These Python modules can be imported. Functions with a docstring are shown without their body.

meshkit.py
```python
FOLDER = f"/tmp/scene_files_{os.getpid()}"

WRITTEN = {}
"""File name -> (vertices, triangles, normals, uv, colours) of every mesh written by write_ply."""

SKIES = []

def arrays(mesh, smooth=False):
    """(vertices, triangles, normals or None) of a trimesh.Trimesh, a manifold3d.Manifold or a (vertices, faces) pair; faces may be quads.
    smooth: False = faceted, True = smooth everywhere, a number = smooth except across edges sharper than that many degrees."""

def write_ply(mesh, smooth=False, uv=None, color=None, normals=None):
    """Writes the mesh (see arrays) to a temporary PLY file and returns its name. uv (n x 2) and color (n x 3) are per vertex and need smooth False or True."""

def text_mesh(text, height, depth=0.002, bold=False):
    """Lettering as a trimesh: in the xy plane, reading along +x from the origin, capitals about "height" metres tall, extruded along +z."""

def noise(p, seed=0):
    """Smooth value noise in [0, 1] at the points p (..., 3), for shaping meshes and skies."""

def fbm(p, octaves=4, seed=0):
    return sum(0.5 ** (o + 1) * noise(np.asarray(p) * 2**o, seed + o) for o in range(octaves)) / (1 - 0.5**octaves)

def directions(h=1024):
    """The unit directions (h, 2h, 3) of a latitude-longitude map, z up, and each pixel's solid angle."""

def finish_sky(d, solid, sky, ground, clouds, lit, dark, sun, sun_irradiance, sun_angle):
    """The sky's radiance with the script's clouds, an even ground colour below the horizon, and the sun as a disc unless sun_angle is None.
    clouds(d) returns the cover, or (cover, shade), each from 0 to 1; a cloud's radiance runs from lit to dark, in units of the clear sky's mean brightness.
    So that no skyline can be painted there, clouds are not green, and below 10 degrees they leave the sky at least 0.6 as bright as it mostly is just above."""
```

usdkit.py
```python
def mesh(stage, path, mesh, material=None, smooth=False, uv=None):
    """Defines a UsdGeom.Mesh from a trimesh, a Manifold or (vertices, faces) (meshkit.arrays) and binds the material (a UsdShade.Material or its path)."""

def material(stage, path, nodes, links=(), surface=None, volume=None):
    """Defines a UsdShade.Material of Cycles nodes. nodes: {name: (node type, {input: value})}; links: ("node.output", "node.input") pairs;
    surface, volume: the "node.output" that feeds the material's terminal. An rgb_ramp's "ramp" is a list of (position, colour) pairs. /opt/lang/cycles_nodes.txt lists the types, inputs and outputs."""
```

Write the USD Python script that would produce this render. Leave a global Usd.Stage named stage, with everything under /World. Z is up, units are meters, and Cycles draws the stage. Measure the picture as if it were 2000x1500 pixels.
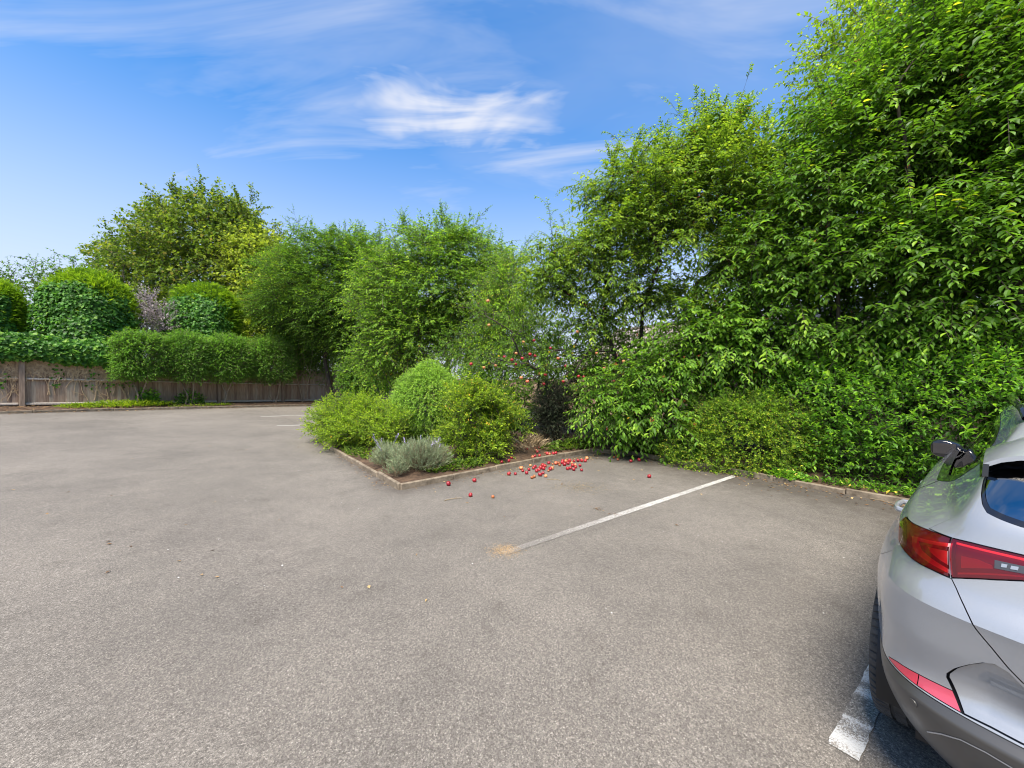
import math
import numpy as np, trimesh, shapely, shapely.affinity, usdkit, meshkit
from shapely.geometry import Polygon, LineString, box as sbox
from scipy.interpolate import PchipInterpolator
from pxr import Usd, UsdGeom, UsdLux, UsdShade, Sdf, Gf, Vt

stage = Usd.Stage.CreateInMemory()
UsdGeom.SetStageUpAxis(stage, 'Z')
UsdGeom.SetStageMetersPerUnit(stage, 1.0)
world = UsdGeom.Xform.Define(stage, '/World')
UsdGeom.Scope.Define(stage, '/World/Looks')

# ------------------------------------------------------------------ camera, sky, sun, exposure
EYE = 1.6
EXPOSURE = 1.55
cam = UsdGeom.Camera.Define(stage, '/World/camera')
cam.CreateHorizontalApertureAttr(36.0)
cam.CreateVerticalApertureAttr(27.0)
cam.CreateFocalLengthAttr(13.5)
cam.CreateClippingRangeAttr(Gf.Vec2f(0.05, 5000))
cam.AddTranslateOp().Set(Gf.Vec3d(0, 0, EYE))
cam.AddRotateXOp().Set(90 - 0.38)
cam.CreateExposureAttr(EXPOSURE)

SUN_EL, SUN_AZ = math.radians(60), math.radians(-165)      # azimuth = atan2(x, y) of the direction towards the sun
SKY_STRENGTH = 0.098
SUN_I = 0.88
sunv = np.array([math.cos(SUN_EL) * math.sin(SUN_AZ), math.cos(SUN_EL) * math.cos(SUN_AZ), math.sin(SUN_EL)])
sun = UsdLux.DistantLight.Define(stage, '/World/sun')
sun.CreateIntensityAttr(SUN_I)
sun.CreateAngleAttr(28.0)
sun.CreateNormalizeAttr(True)
sun.CreateColorAttr(Gf.Vec3f(1.0, 0.93, 0.83))
zx = sunv / np.linalg.norm(sunv)
xa = np.cross([0, 0, 1], zx); xa /= np.linalg.norm(xa)
ya = np.cross(zx, xa)
m4 = Gf.Matrix4d(*[float(v) for v in (*xa, 0, *ya, 0, *zx, 0, 0, 0, 0, 1)])
sun.AddTransformOp().Set(m4)

# thin cirrus: noise stretched along its drift, laid on a plane high above (direction / height), plus one brighter wisp
def sky_material():
    N = {
        'sky': ('sky_texture', {'sky_type': 'single_scattering', 'sun_disc': False, 'sun_elevation': SUN_EL, 'sun_rotation': SUN_AZ,
                                'altitude': 100.0, 'air_density': 1.0, 'aerosol_density': 0.6, 'ozone_density': 2.5}),
        'sat': ('hsv', {'hue': 0.5, 'saturation': 1.50, 'value': 1.0}),
        'tc': ('texture_coordinate', {}),
        'sep': ('separate_xyz', {}),
        'zc': ('math', {'math_type': 'maximum', 'value2': 0.03}),
        'zb': ('math', {'math_type': 'add', 'value2': 0.12}),
        'ux': ('math', {'math_type': 'divide'}),
        'uy': ('math', {'math_type': 'divide'}),
        'uv': ('combine_xyz', {}),
        # broad veil
        'mp1': ('mapping', {'mapping_type': 'point', 'scale': (0.30, 0.85, 1.0), 'rotation': (0, 0, 0.18)}),
        'n1': ('noise_texture', {'scale': 1.5, 'detail': 6.0, 'roughness': 0.5, 'distortion': 0.6}),
        'r1': ('rgb_ramp', {'ramp': [(0.36, (0, 0, 0)), (0.58, (.26, .26, .26)), (0.80, (.55, .55, .55))]}),
        # fine wisps
        'mp2': ('mapping', {'mapping_type': 'point', 'scale': (0.5, 1.7, 1.0), 'rotation': (0, 0, -0.3), 'location': (3.1, 1.7, 0)}),
        'n2': ('noise_texture', {'scale': 1.7, 'detail': 7.0, 'roughness': 0.55, 'distortion': 1.2}),
        'r2': ('rgb_ramp', {'ramp': [(0.47, (0, 0, 0)), (0.66, (.28, .28, .28)), (0.85, (.6, .6, .6))]}),
        'add': ('math', {'math_type': 'add', 'use_clamp': True}),
        # one brighter cloud ahead, ragged by warped noise
        'n3': ('noise_texture', {'scale': 2.4, 'detail': 4.0, 'roughness': 0.6, 'distortion': 0.6}), 'n3s': ('mapping', {'mapping_type': 'point', 'scale': (.55, .42, 0), 'location': (-.275, -.21, 0)}), 'w3': ('vector_math', {'math_type': 'add'}), 'mp4': ('mapping', {'mapping_type': 'point', 'scale': (.9, 2.6, 1), 'rotation': (0, 0, .35)}),
        'mp3s': ('mapping', {'mapping_type': 'point', 'scale': (1.75, 3.3, 1.0), 'location': (0.26, -3.95, 0.0)}),
        'g3': ('gradient_texture', {'gradient_type': 'spherical'}),
        'n4': ('noise_texture', {'scale': 2.2, 'detail': 6.0, 'roughness': 0.5, 'distortion': 2.2}),
        'm3': ('math', {'math_type': 'multiply'}),
        'm3b': ('map_range', {'range_type': 'smoothstep', 'from_min': 0.06, 'from_max': 0.56, 'to_min': 0.0, 'to_max': 1.0}),
        'mx': ('math', {'math_type': 'maximum'}),
        # haze whitening towards the horizon
        'hz': ('map_range', {'range_type': 'smoothstep', 'from_min': -0.02, 'from_max': 0.70, 'to_min': 0.97, 'to_max': 0.0}),
        'mx2': ('math', {'math_type': 'maximum'}),
        'mix': ('mix', {'color2': (2.85, 3.0, 3.42)}),
        'bg': ('background_shader', {'strength': SKY_STRENGTH}),
    }
    L = [('sky.color', 'sat.color'), ('tc.generated', 'sep.vector'), ('sep.z', 'zc.value1'), ('zc.value', 'zb.value1'),
         ('sep.x', 'ux.value1'), ('zb.value', 'ux.value2'), ('sep.y', 'uy.value1'), ('zb.value', 'uy.value2'),
         ('ux.value', 'uv.x'), ('uy.value', 'uv.y'),
         ('uv.vector', 'mp1.vector'), ('mp1.vector', 'n1.vector'), ('n1.fac', 'r1.fac'),
         ('uv.vector', 'mp2.vector'), ('mp2.vector', 'n2.vector'), ('n2.fac', 'r2.fac'),
         ('r1.color', 'add.value1'), ('r2.color', 'add.value2'),
         ('uv.vector', 'n3.vector'), ('n3.color', 'n3s.vector'), ('uv.vector', 'w3.vector1'), ('n3s.vector', 'w3.vector2'), ('w3.vector', 'mp3s.vector'), ('mp3s.vector', 'g3.vector'),
         ('uv.vector', 'mp4.vector'), ('mp4.vector', 'n4.vector'), ('g3.fac', 'm3.value1'), ('n4.fac', 'm3.value2'), ('m3.value', 'm3b.value'),
         ('add.value', 'mx.value1'), ('m3b.result', 'mx.value2'),
         ('sep.z', 'hz.value'), ('hz.result', 'mx2.value1'), ('mx.value', 'mx2.value2'),
         ('sat.color', 'mix.color1'), ('mx2.value', 'mix.fac'), ('mix.color', 'bg.color')]
    return usdkit.material(stage, '/World/Looks/sky', N, L, surface='bg.background')

dome = UsdLux.DomeLight.Define(stage, '/World/sky')
dome.GetPrim().SetCustomDataByKey('kind', 'structure')
UsdShade.MaterialBindingAPI.Apply(dome.GetPrim()).Bind(sky_material())

# ------------------------------------------------------------------ helpers
F = 750.0
HOR = 745.0
U = np.array([0.792, 0.611]); R = np.array([0.611, -0.792])    # along a parking bay towards the hedge, and across it to the right
def gz(x, y):                                                   # the car park rises gently to the left
    d = -np.asarray(x, float) - 3
    return 0.05 * 0.5 * (d + np.sqrt(d * d + 1.0))
def at(px, py, Y): return np.array([(px - 1000) / F * Y, Y, EYE - (py - HOR) / F * Y])
def ur(u, r): return np.array(u)[..., None] * U + np.array(r)[..., None] * R
def unit(v): return v / (np.linalg.norm(v, axis=-1, keepdims=True) + 1e-12)

names = {}
def numbered(parent, name):
    k = (parent, name); n = names.get(k, 0); names[k] = n + 1
    return f'{parent}/{name}' if n == 0 else f'{parent}/{name}_{n:03d}'
def path_of(p): return '/World' if p is None else (p if isinstance(p, str) else str(p.GetPath()))
def tag(prim, label=None, cat=None, group=None, kind=None):
    for k, v in (('label', label), ('category', cat), ('group', group), ('kind', kind)):
        if v: prim.SetCustomDataByKey(k, v)
    return prim
def thing(name, label, cat, loc=(0, 0, 0), rotz=0.0, group=None, scale=None):
    x = UsdGeom.Xform.Define(stage, numbered('/World', name))
    x.AddTranslateOp().Set(Gf.Vec3d(*map(float, loc)))
    if rotz: x.AddRotateZOp().Set(float(rotz))
    if scale: x.AddScaleOp().Set(Gf.Vec3f(*map(float, scale)))
    return tag(x.GetPrim(), label, cat, group)
def obj(name, mesh, mat, parent=None, smooth=False, tint=None, origin=None, normals=None, **kw):
    if origin is not None:
        if isinstance(mesh, tuple): mesh = (np.asarray(mesh[0], float) - origin, mesh[1])
        else: mesh = mesh.copy(); mesh.apply_translation(-np.asarray(origin))
    m = usdkit.mesh(stage, numbered(path_of(parent), name), mesh, mat, smooth=smooth)
    if tint is not None:
        UsdGeom.PrimvarsAPI(m).CreatePrimvar('tint', Sdf.ValueTypeNames.FloatArray, 'vertex').Set(Vt.FloatArray.FromNumpy(np.asarray(tint, np.float32)))
    if normals is not None:
        m.CreateNormalsAttr(Vt.Vec3fArray.FromNumpy(np.asarray(normals, np.float32))); m.SetNormalsInterpolation('vertex')
    return tag(m.GetPrim(), **kw) if kw else m.GetPrim()
def instance(src, loc, rotz, label, group=None, scale=None, tilt=None):
    x = UsdGeom.Xform.Define(stage, numbered('/World', src.GetName()))
    x.GetPrim().GetReferences().AddInternalReference(src.GetPath())
    x.ClearXformOpOrder()
    x.AddTranslateOp(opSuffix='place').Set(Gf.Vec3d(*map(float, loc)))
    x.AddRotateXYZOp(opSuffix='turn').Set(Gf.Vec3f(*(tilt or (0, 0)), float(rotz)))
    if scale: x.AddScaleOp(opSuffix='size').Set(Gf.Vec3f(*([float(scale)] * 3)))
    x.GetPrim().SetInstanceable(True)
    return tag(x.GetPrim(), label, src.GetCustomDataByKey('category'), group or src.GetCustomDataByKey('group'))

class MB:
    def __init__(s): s.v, s.f, s.t, s.n = [], [], [], 0
    def add(s, v, f, t=0.5):
        v = np.asarray(v, float); f = np.asarray(f, int)
        if f.shape[1] == 4: f = np.vstack([f[:, [0, 1, 2]], f[:, [0, 2, 3]]])
        s.v.append(v); s.f.append(f + s.n); s.n += len(v)
        s.t.append(np.broadcast_to(np.asarray(t, float), (len(v),)))
        return s
    def mesh(s, m, t=0.5): return s.add(np.array(m.vertices), np.array(m.faces), t)
    def get(s): return np.vstack(s.v), np.vstack(s.f)
    def tint(s): return np.concatenate(s.t)
    def build(s, name, mat, parent=None, origin=None, smooth=False, **kw):
        if not s.v: return None
        return obj(name, s.get(), mat, parent, tint=s.tint() if not smooth else None, origin=origin, smooth=smooth, **kw)

def bevel_box(sx, sy, sz, b):
    """box centred at the origin with chamfered edges"""
    x, y, z = sx / 2, sy / 2, sz / 2
    pts = []
    for i in (-1, 1):
        for j in (-1, 1):
            for k in (-1, 1):
                pts += [(i * (x - b), j * (y - b), k * z), (i * (x - b), j * y, k * (z - b)), (i * x, j * (y - b), k * (z - b))]
    return trimesh.convex.convex_hull(np.array(pts))
def placed(m, loc, yaw=0.0, tilt=None):
    m = m.copy()
    T = trimesh.transformations.euler_matrix(*(tilt or (0, 0)), yaw); T[:3, 3] = loc
    m.apply_transform(T); return m

def frusta(p0, p1, r0, r1, sides=5):
    """independent tapered tubes for segments p0->p1; returns verts, faces"""
    p0, p1 = np.asarray(p0, float), np.asarray(p1, float)
    n = len(p0)
    t = unit(p1 - p0)
    a = np.cross(t, np.where(np.abs(t[:, 2:]) < 0.9, [0, 0, 1.0], [1.0, 0, 0])); a = unit(a)
    b = np.cross(t, a)
    ang = np.arange(sides) * 2 * np.pi / sides
    ring = np.cos(ang)[None, :, None] * a[:, None] + np.sin(ang)[None, :, None] * b[:, None]
    v = np.concatenate([p0[:, None] + ring * np.asarray(r0)[:, None, None], p1[:, None] + ring * np.asarray(r1)[:, None, None]], 1)
    j = np.arange(sides); k = (j + 1) % sides
    q = np.stack([j, k, k + sides, j + sides], 1)
    tri = np.vstack([q[:, [0, 1, 2]], q[:, [0, 2, 3]]])
    f = (np.arange(n) * 2 * sides)[:, None, None] + tri[None]
    return v.reshape(-1, 3), f.reshape(-1, 3)

def tube(points, radii, sides=6):
    p = np.asarray(points, float); r = np.broadcast_to(np.asarray(radii, float), (len(p),))
    t = unit(np.gradient(p, axis=0))
    a = unit(np.cross(t, np.where(np.abs(t[:, 2:]) < 0.9, [0, 0, 1.0], [1.0, 0, 0]))); b = np.cross(t, a)
    ang = np.arange(sides) * 2 * np.pi / sides
    v = p[:, None] + r[:, None, None] * (np.cos(ang)[None, :, None] * a[:, None] + np.sin(ang)[None, :, None] * b[:, None])
    i, j = np.meshgrid(np.arange(len(p) - 1), np.arange(sides), indexing='ij')
    q = np.stack([i * sides + j, i * sides + (j + 1) % sides, (i + 1) * sides + (j + 1) % sides, (i + 1) * sides + j], -1).reshape(-1, 4)
    return v.reshape(-1, 3), np.vstack([q[:, [0, 1, 2]], q[:, [0, 2, 3]]])

# ------------------------------------------------------------------ materials
def mat(name, nodes, links, surface='p.BSDF'): return usdkit.material(stage, '/World/Looks/' + name, nodes, links, surface=surface)
def C(c): return tuple(float(x) for x in c)

def leaf_mat(name, stops, rough=0.45, trans=0.35, tcol=None, spec=0.4, back=None):
    """stops: ramp over the leaf's own tint; the underside is paler"""
    tc = [(p, C(np.array(c) * np.array([1.5, 1.45, 0.7]))) for p, c in stops] if tcol is None else tcol
    bk = [(p, C(np.array(c) * np.array([1.3, 1.25, 1.4]))) for p, c in stops] if back is None else back
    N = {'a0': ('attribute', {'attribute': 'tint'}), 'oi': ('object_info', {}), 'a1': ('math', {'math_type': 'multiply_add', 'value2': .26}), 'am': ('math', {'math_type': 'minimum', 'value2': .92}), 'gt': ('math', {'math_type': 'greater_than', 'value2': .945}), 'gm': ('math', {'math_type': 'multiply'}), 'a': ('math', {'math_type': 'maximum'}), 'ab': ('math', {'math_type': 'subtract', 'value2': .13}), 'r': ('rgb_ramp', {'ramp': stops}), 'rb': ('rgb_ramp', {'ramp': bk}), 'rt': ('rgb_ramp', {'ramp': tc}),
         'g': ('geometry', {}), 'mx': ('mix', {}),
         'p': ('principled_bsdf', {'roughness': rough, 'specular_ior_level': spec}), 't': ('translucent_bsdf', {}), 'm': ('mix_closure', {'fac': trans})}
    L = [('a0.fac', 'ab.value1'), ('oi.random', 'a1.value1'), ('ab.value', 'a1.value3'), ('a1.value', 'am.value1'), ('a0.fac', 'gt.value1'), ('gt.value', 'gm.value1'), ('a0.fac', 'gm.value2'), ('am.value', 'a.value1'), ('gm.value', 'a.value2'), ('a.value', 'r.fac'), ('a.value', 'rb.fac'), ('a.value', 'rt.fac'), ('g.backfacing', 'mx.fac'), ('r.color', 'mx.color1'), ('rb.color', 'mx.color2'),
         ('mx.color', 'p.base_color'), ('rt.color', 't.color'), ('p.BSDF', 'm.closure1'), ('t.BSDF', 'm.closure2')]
    return mat(name, N, L, 'm.closure')

def noisy(name, c1, c2, scale=6.0, rough=0.8, bump=0.0, detail=6.0, stretch=(1, 1, 1), spec=0.3, bscale=None, dist=0.01):
    N = {'tc': ('texture_coordinate', {}), 'mp': ('mapping', {'mapping_type': 'point', 'scale': stretch}), 'n': ('noise_texture', {'scale': scale, 'detail': detail, 'roughness': 0.65}),
         'r': ('rgb_ramp', {'ramp': [(0.3, c1), (0.7, c2)]}), 'p': ('principled_bsdf', {'roughness': rough, 'specular_ior_level': spec})}
    L = [('tc.object', 'mp.vector'), ('mp.vector', 'n.vector'), ('n.fac', 'r.fac'), ('r.color', 'p.base_color')]
    if bump:
        N['n2'] = ('noise_texture', {'scale': bscale or scale * 3, 'detail': 5.0, 'roughness': 0.7})
        N['b'] = ('bump', {'strength': bump, 'distance': dist})
        L += [('mp.vector', 'n2.vector'), ('n2.fac', 'b.height'), ('b.normal', 'p.normal')]
    return mat(name, N, L)

M = {}
# worn tarmac: pale aggregate in a grey binder, stained and patched at a larger scale
def tarmac_mat():
    N = {'g': ('geometry', {}),
         'v': ('voronoi_texture', {'scale': 290.0, 'feature': 'f1', 'randomness': 1.0}),
         'v2': ('voronoi_texture', {'scale': 130.0, 'feature': 'f1', 'randomness': 1.0}),
         'sv': ('separate_color', {'color_type': 'rgb'}),
         'sv2': ('separate_color', {'color_type': 'rgb'}),
         'mv': ('mix_float', {'fac': 0.45}),
         'st': ('rgb_ramp', {'ramp': [(0.15, (.083, .075, .065)), (0.5, (.150, .135, .117)), (0.8, (.218, .197, .171)), (0.97, (.375, .345, .30))]}),
         'n1': ('noise_texture', {'scale': 0.55, 'detail': 6.0, 'roughness': 0.6}),
         'r1': ('rgb_ramp', {'ramp': [(0.30, (.76, .755, .75)), (0.70, (1.12, 1.11, 1.09))]}),
         'mp': ('mapping', {'mapping_type': 'point', 'scale': (1.0, 1.0, 1.0)}),
         'n2': ('noise_texture', {'scale': 3.2, 'detail': 6.0, 'roughness': 0.65}),
         'r2': ('rgb_ramp', {'ramp': [(0.26, (.80, .79, .78)), (0.45, (.97, .97, .97)), (0.75, (1.06, 1.05, 1.04))]}),
         'm1': ('mix', {'mix_type': 'multiply', 'fac': 1.0}), 'm2': ('mix', {'mix_type': 'multiply', 'fac': 1.0}),
         'at': ('attribute', {'attribute': 'tint'}),                      # dirt and leaf litter gathers along the kerbs; damp and hedge shade painted in
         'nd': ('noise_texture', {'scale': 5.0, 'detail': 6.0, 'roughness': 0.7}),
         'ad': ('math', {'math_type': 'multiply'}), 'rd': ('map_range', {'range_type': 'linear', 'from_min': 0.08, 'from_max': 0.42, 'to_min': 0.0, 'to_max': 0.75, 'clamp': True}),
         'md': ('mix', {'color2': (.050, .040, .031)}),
         'b': ('bump', {'strength': 0.55, 'distance': 0.004}),
         'p': ('principled_bsdf', {'roughness': 0.85, 'specular_ior_level': 0.25})}
    L = [('g.position', 'v.vector'), ('g.position', 'v2.vector'), ('v.color', 'sv.color'), ('v2.color', 'sv2.color'), ('sv.r', 'mv.a'), ('sv2.g', 'mv.b'), ('mv.result', 'st.fac'),
         ('g.position', 'n1.vector'), ('n1.fac', 'r1.fac'), ('g.position', 'mp.vector'), ('mp.vector', 'n2.vector'), ('n2.fac', 'r2.fac'),
         ('st.color', 'm1.color1'), ('r1.color', 'm1.color2'), ('m1.color', 'm2.color1'), ('r2.color', 'm2.color2'),
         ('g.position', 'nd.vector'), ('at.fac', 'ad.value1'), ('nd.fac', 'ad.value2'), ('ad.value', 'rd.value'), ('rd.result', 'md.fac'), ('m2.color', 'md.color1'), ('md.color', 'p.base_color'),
         ('v.distance', 'b.height'), ('b.normal', 'p.normal')]
    return mat('tarmac', N, L)
M['tarmac'] = tarmac_mat()
M['crack'] = noisy('crack', (.03, .027, .024), (.06, .055, .05), 30, .9)
def paint_mat(name, wear):
    N = {'g': ('geometry', {}), 'st': ('rgb_ramp', {'ramp': [(0.15, (.083, .075, .065)), (0.5, (.150, .135, .117)), (0.8, (.218, .197, .171)), (0.97, (.375, .345, .30))]}), 'mw': ('mix', {'color1': (.52, .51, .48)}), 'v': ('voronoi_texture', {'scale': 200.0, 'feature': 'f1'}), 'sv': ('separate_color', {'color_type': 'rgb'}),
         'n': ('noise_texture', {'scale': 9.0, 'detail': 6.0, 'roughness': 0.75}), 'ad': ('math', {'math_type': 'add'}), 'at': ('attribute', {'attribute': 'tint'}), 'ad2': ('math', {'math_type': 'add'}),
         'r': ('rgb_ramp', {'ramp': [(wear - .25, (0, 0, 0)), (wear, (.12, .12, .12)), (min(wear + 0.16, 0.95), (1, 1, 1))]}), 'sc': ('math', {'math_type': 'multiply', 'value2': 0.5}),
         'b': ('bump', {'strength': 0.5, 'distance': 0.003}), 'p': ('principled_bsdf', {'roughness': 0.7})}
    L = [('g.position', 'v.vector'), ('v.color', 'sv.color'), ('g.position', 'n.vector'), ('n.fac', 'ad.value1'), ('sv.r', 'ad.value2'), ('ad.value', 'sc.value1'),
         ('sc.value', 'ad2.value1'), ('at.fac', 'ad2.value2'), ('ad2.value', 'r.fac'), ('sv.r', 'st.fac'), ('r.color', 'mw.fac'), ('st.color', 'mw.color2'), ('mw.color', 'p.base_color'), ('v.distance', 'b.height'), ('b.normal', 'p.normal')]
    return mat(name, N, L)
M['line_paint'] = paint_mat('line_paint', 0.50)
M['soil'] = noisy('soil', (.035, .022, .014), (.12, .075, .045), 7, .95, .9, dist=.03)
M['lawn'] = noisy('lawn', (.035, .05, .015), (.08, .10, .035), 1.3, .95, .5)
M['kerb'] = noisy('kerb', (.085, .066, .045), (.26, .21, .15), 9, .9, .6, dist=.006)
def wood(name, c1, c2): return noisy(name, c1, c2, 3.0, .85, .5, stretch=(9, 9, 0.8), dist=.004)
M['board'] = [wood('fence_board', (.23, .155, .105), (.45, .33, .235)), wood('fence_board_grey', (.28, .215, .155), (.48, .38, .28)), wood('fence_board_dark', (.17, .11, .075), (.36, .25, .175))]
M['rail'] = wood('fence_rail', (.34, .28, .22), (.58, .50, .41))
M['post'] = wood('fence_post', (.17, .12, .085), (.34, .25, .18))
M['concrete'] = noisy('concrete', (.22, .21, .19), (.36, .34, .31), 12, .9, .4)
M['gravel_board'] = noisy('gravel_board', (.030, .026, .024), (.07, .06, .052), 7, .9, .3)
M['bark'] = noisy('bark', (.050, .038, .028), (.15, .12, .09), 9, .9, .8, stretch=(2, 2, .5), dist=.01)
M['bark_dark'] = noisy('bark_dark', (.030, .023, .018), (.075, .058, .045), 9, .9, .6, stretch=(2, 2, .5), dist=.01)
M['bark_pale'] = noisy('bark_pale', (.14, .10, .065), (.32, .25, .17), 9, .9, .7, stretch=(2, 2, .5), dist=.01)
M['ivy_stem'] = noisy('ivy_stem', (.32, .21, .115), (.62, .46, .28), 12, .9)
M['dry'] = noisy('dry_stem', (.16, .12, .07), (.34, .27, .17), 12, .9)

LEAF = {
 'coto':   [(0, (.012, .035, .007)), (.35, (.022, .068, .011)), (.7, (.042, .118, .017)), (.93, (.085, .18, .026)), (.965, (.11, .20, .03)), (.985, (.38, .30, .035)), (1, (.45, .26, .03))],
 'coto_mid': [(0, (.014, .034, .008)), (.35, (.028, .066, .012)), (.7, (.055, .112, .018)), (.94, (.10, .165, .026)), (.975, (.13, .16, .03)), (1, (.34, .10, .03))],
 'lower': [(0, (.014, .040, .008)), (.35, (.03, .088, .013)), (.7, (.06, .15, .02)), (.93, (.11, .22, .03)), (.97, (.16, .25, .045)), (.985, (.42, .38, .12)), (1, (.5, .42, .2))],
 'maple':  [(0, (.016, .03, .008)), (.4, (.032, .058, .012)), (.75, (.065, .095, .018)), (.94, (.11, .125, .03)), (1, (.17, .12, .045))],
 'yellow': [(0, (.07, .09, .016)), (.4, (.12, .15, .025)), (.8, (.20, .22, .045)), (1, (.28, .27, .08))],
 'shrub':  [(0, (.012, .032, .009)), (.4, (.024, .066, .014)), (.75, (.048, .115, .018)), (.95, (.095, .165, .025)), (1, (.15, .20, .03))],
 'shrub2': [(0, (.020, .038, .008)), (.35, (.04, .078, .012)), (.7, (.085, .14, .018)), (.92, (.145, .19, .025)), (1, (.25, .15, .04))],
 'hedge':  [(0, (.015, .04, .011)), (.4, (.026, .076, .017)), (.75, (.048, .125, .025)), (1, (.08, .17, .035))],
 'ivy':    [(0, (.012, .036, .012)), (.45, (.022, .072, .020)), (.8, (.042, .12, .028)), (1, (.09, .17, .045))],
 'gold':   [(0, (.07, .11, .012)), (.4, (.14, .20, .016)), (.8, (.24, .29, .022)), (1, (.33, .35, .04))],
 'green_conifer': [(0, (.016, .034, .008)), (.5, (.035, .066, .012)), (1, (.07, .11, .016))],
 'spiraea': [(0, (.03, .06, .010)), (.3, (.07, .13, .014)), (.65, (.14, .22, .020)), (.9, (.21, .29, .03)), (.96, (.26, .29, .04)), (1, (.38, .22, .04))],
 'dome':   [(0, (.03, .062, .012)), (.35, (.065, .13, .02)), (.7, (.13, .22, .035)), (1, (.22, .31, .06))],
 'lavender': [(0, (.10, .13, .085)), (.5, (.19, .235, .15)), (1, (.30, .35, .24))],
 'box':    [(0, (.016, .042, .006)), (.4, (.038, .085, .009)), (.75, (.075, .135, .014)), (.95, (.13, .17, .02)), (1, (.18, .17, .025))],
 'apple_leaf': [(0, (.022, .05, .010)), (.4, (.045, .10, .018)), (.8, (.085, .17, .03)), (.95, (.13, .21, .04)), (1, (.24, .15, .04))],
 'oak':    [(0, (.03, .05, .008)), (.4, (.07, .105, .012)), (.8, (.14, .18, .018)), (1, (.22, .23, .03))],
 'dark':   [(0, (.006, .010, .006)), (.6, (.014, .02, .010)), (1, (.03, .036, .018))],
 'ground': [(0, (.015, .035, .008)), (.5, (.035, .075, .014)), (1, (.075, .13, .025))],
 'lime':   [(0, (.07, .11, .012)), (.5, (.15, .21, .02)), (1, (.27, .30, .04))],
 'dryleaf': [(0, (.07, .035, .015)), (.5, (.20, .11, .05)), (.85, (.38, .25, .11)), (1, (.50, .38, .18))],
 'straw': [(0, (.12, .09, .045)), (.5, (.24, .18, .09)), (1, (.42, .34, .19))],
 'silver': [(0, (.13, .11, .11)), (.5, (.24, .205, .21)), (1, (.40, .35, .36))],
 'purple': [(0, (.22, .18, .27)), (.5, (.36, .31, .44)), (1, (.52, .47, .58))],
}
LEAF_HUE = {'coto': (1.52, 1.12, .60), 'coto_mid': (1.38, 1.10, .64), 'lower': (1.25, 1.08, .66), 'shrub2': (1.02, 1.12, .8), 'maple': (1.16, 1.14, .7), 'shrub': (1.38, 1.12, .62), 'gold': (.80, 1.05, .7), 'lime': (.9, 1.05, .7), 'spiraea': (1.30, 1.24, .85), 'dome': (1.26, 1.18, 1.15), 'lavender': (1.08, 1.12, .84), 'dark': (1, 1, 1), 'dryleaf': (1, 1, 1), 'straw': (.9, .9, .9), 'silver': (1, .99, .94), 'purple': (1, 1, 1), 'yellow': (1.0, 1.1, .7), 'oak': (1.0, 1.15, .7), 'hedge': (1.45, 1.18, .62), 'ivy': (1.3, 1.12, .62)}
LEAF_GAIN = {'hedge': 2.5, 'ivy': 2.3, 'oak': 2.4, 'coto_mid': 2.7, 'coto': 2.4, 'lower': 2.3, 'shrub': 2.4, 'shrub2': 2.4, 'lavender': 1.0, 'dark': 1.9, 'dryleaf': 1.0, 'straw': 1.0, 'silver': 1.6, 'purple': 1.0, 'gold': 1.25, 'lime': 1.3, 'yellow': 1.8, 'spiraea': 1.45, 'dome': 2.15, 'box': 2.9, 'maple': 2.4}
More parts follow.
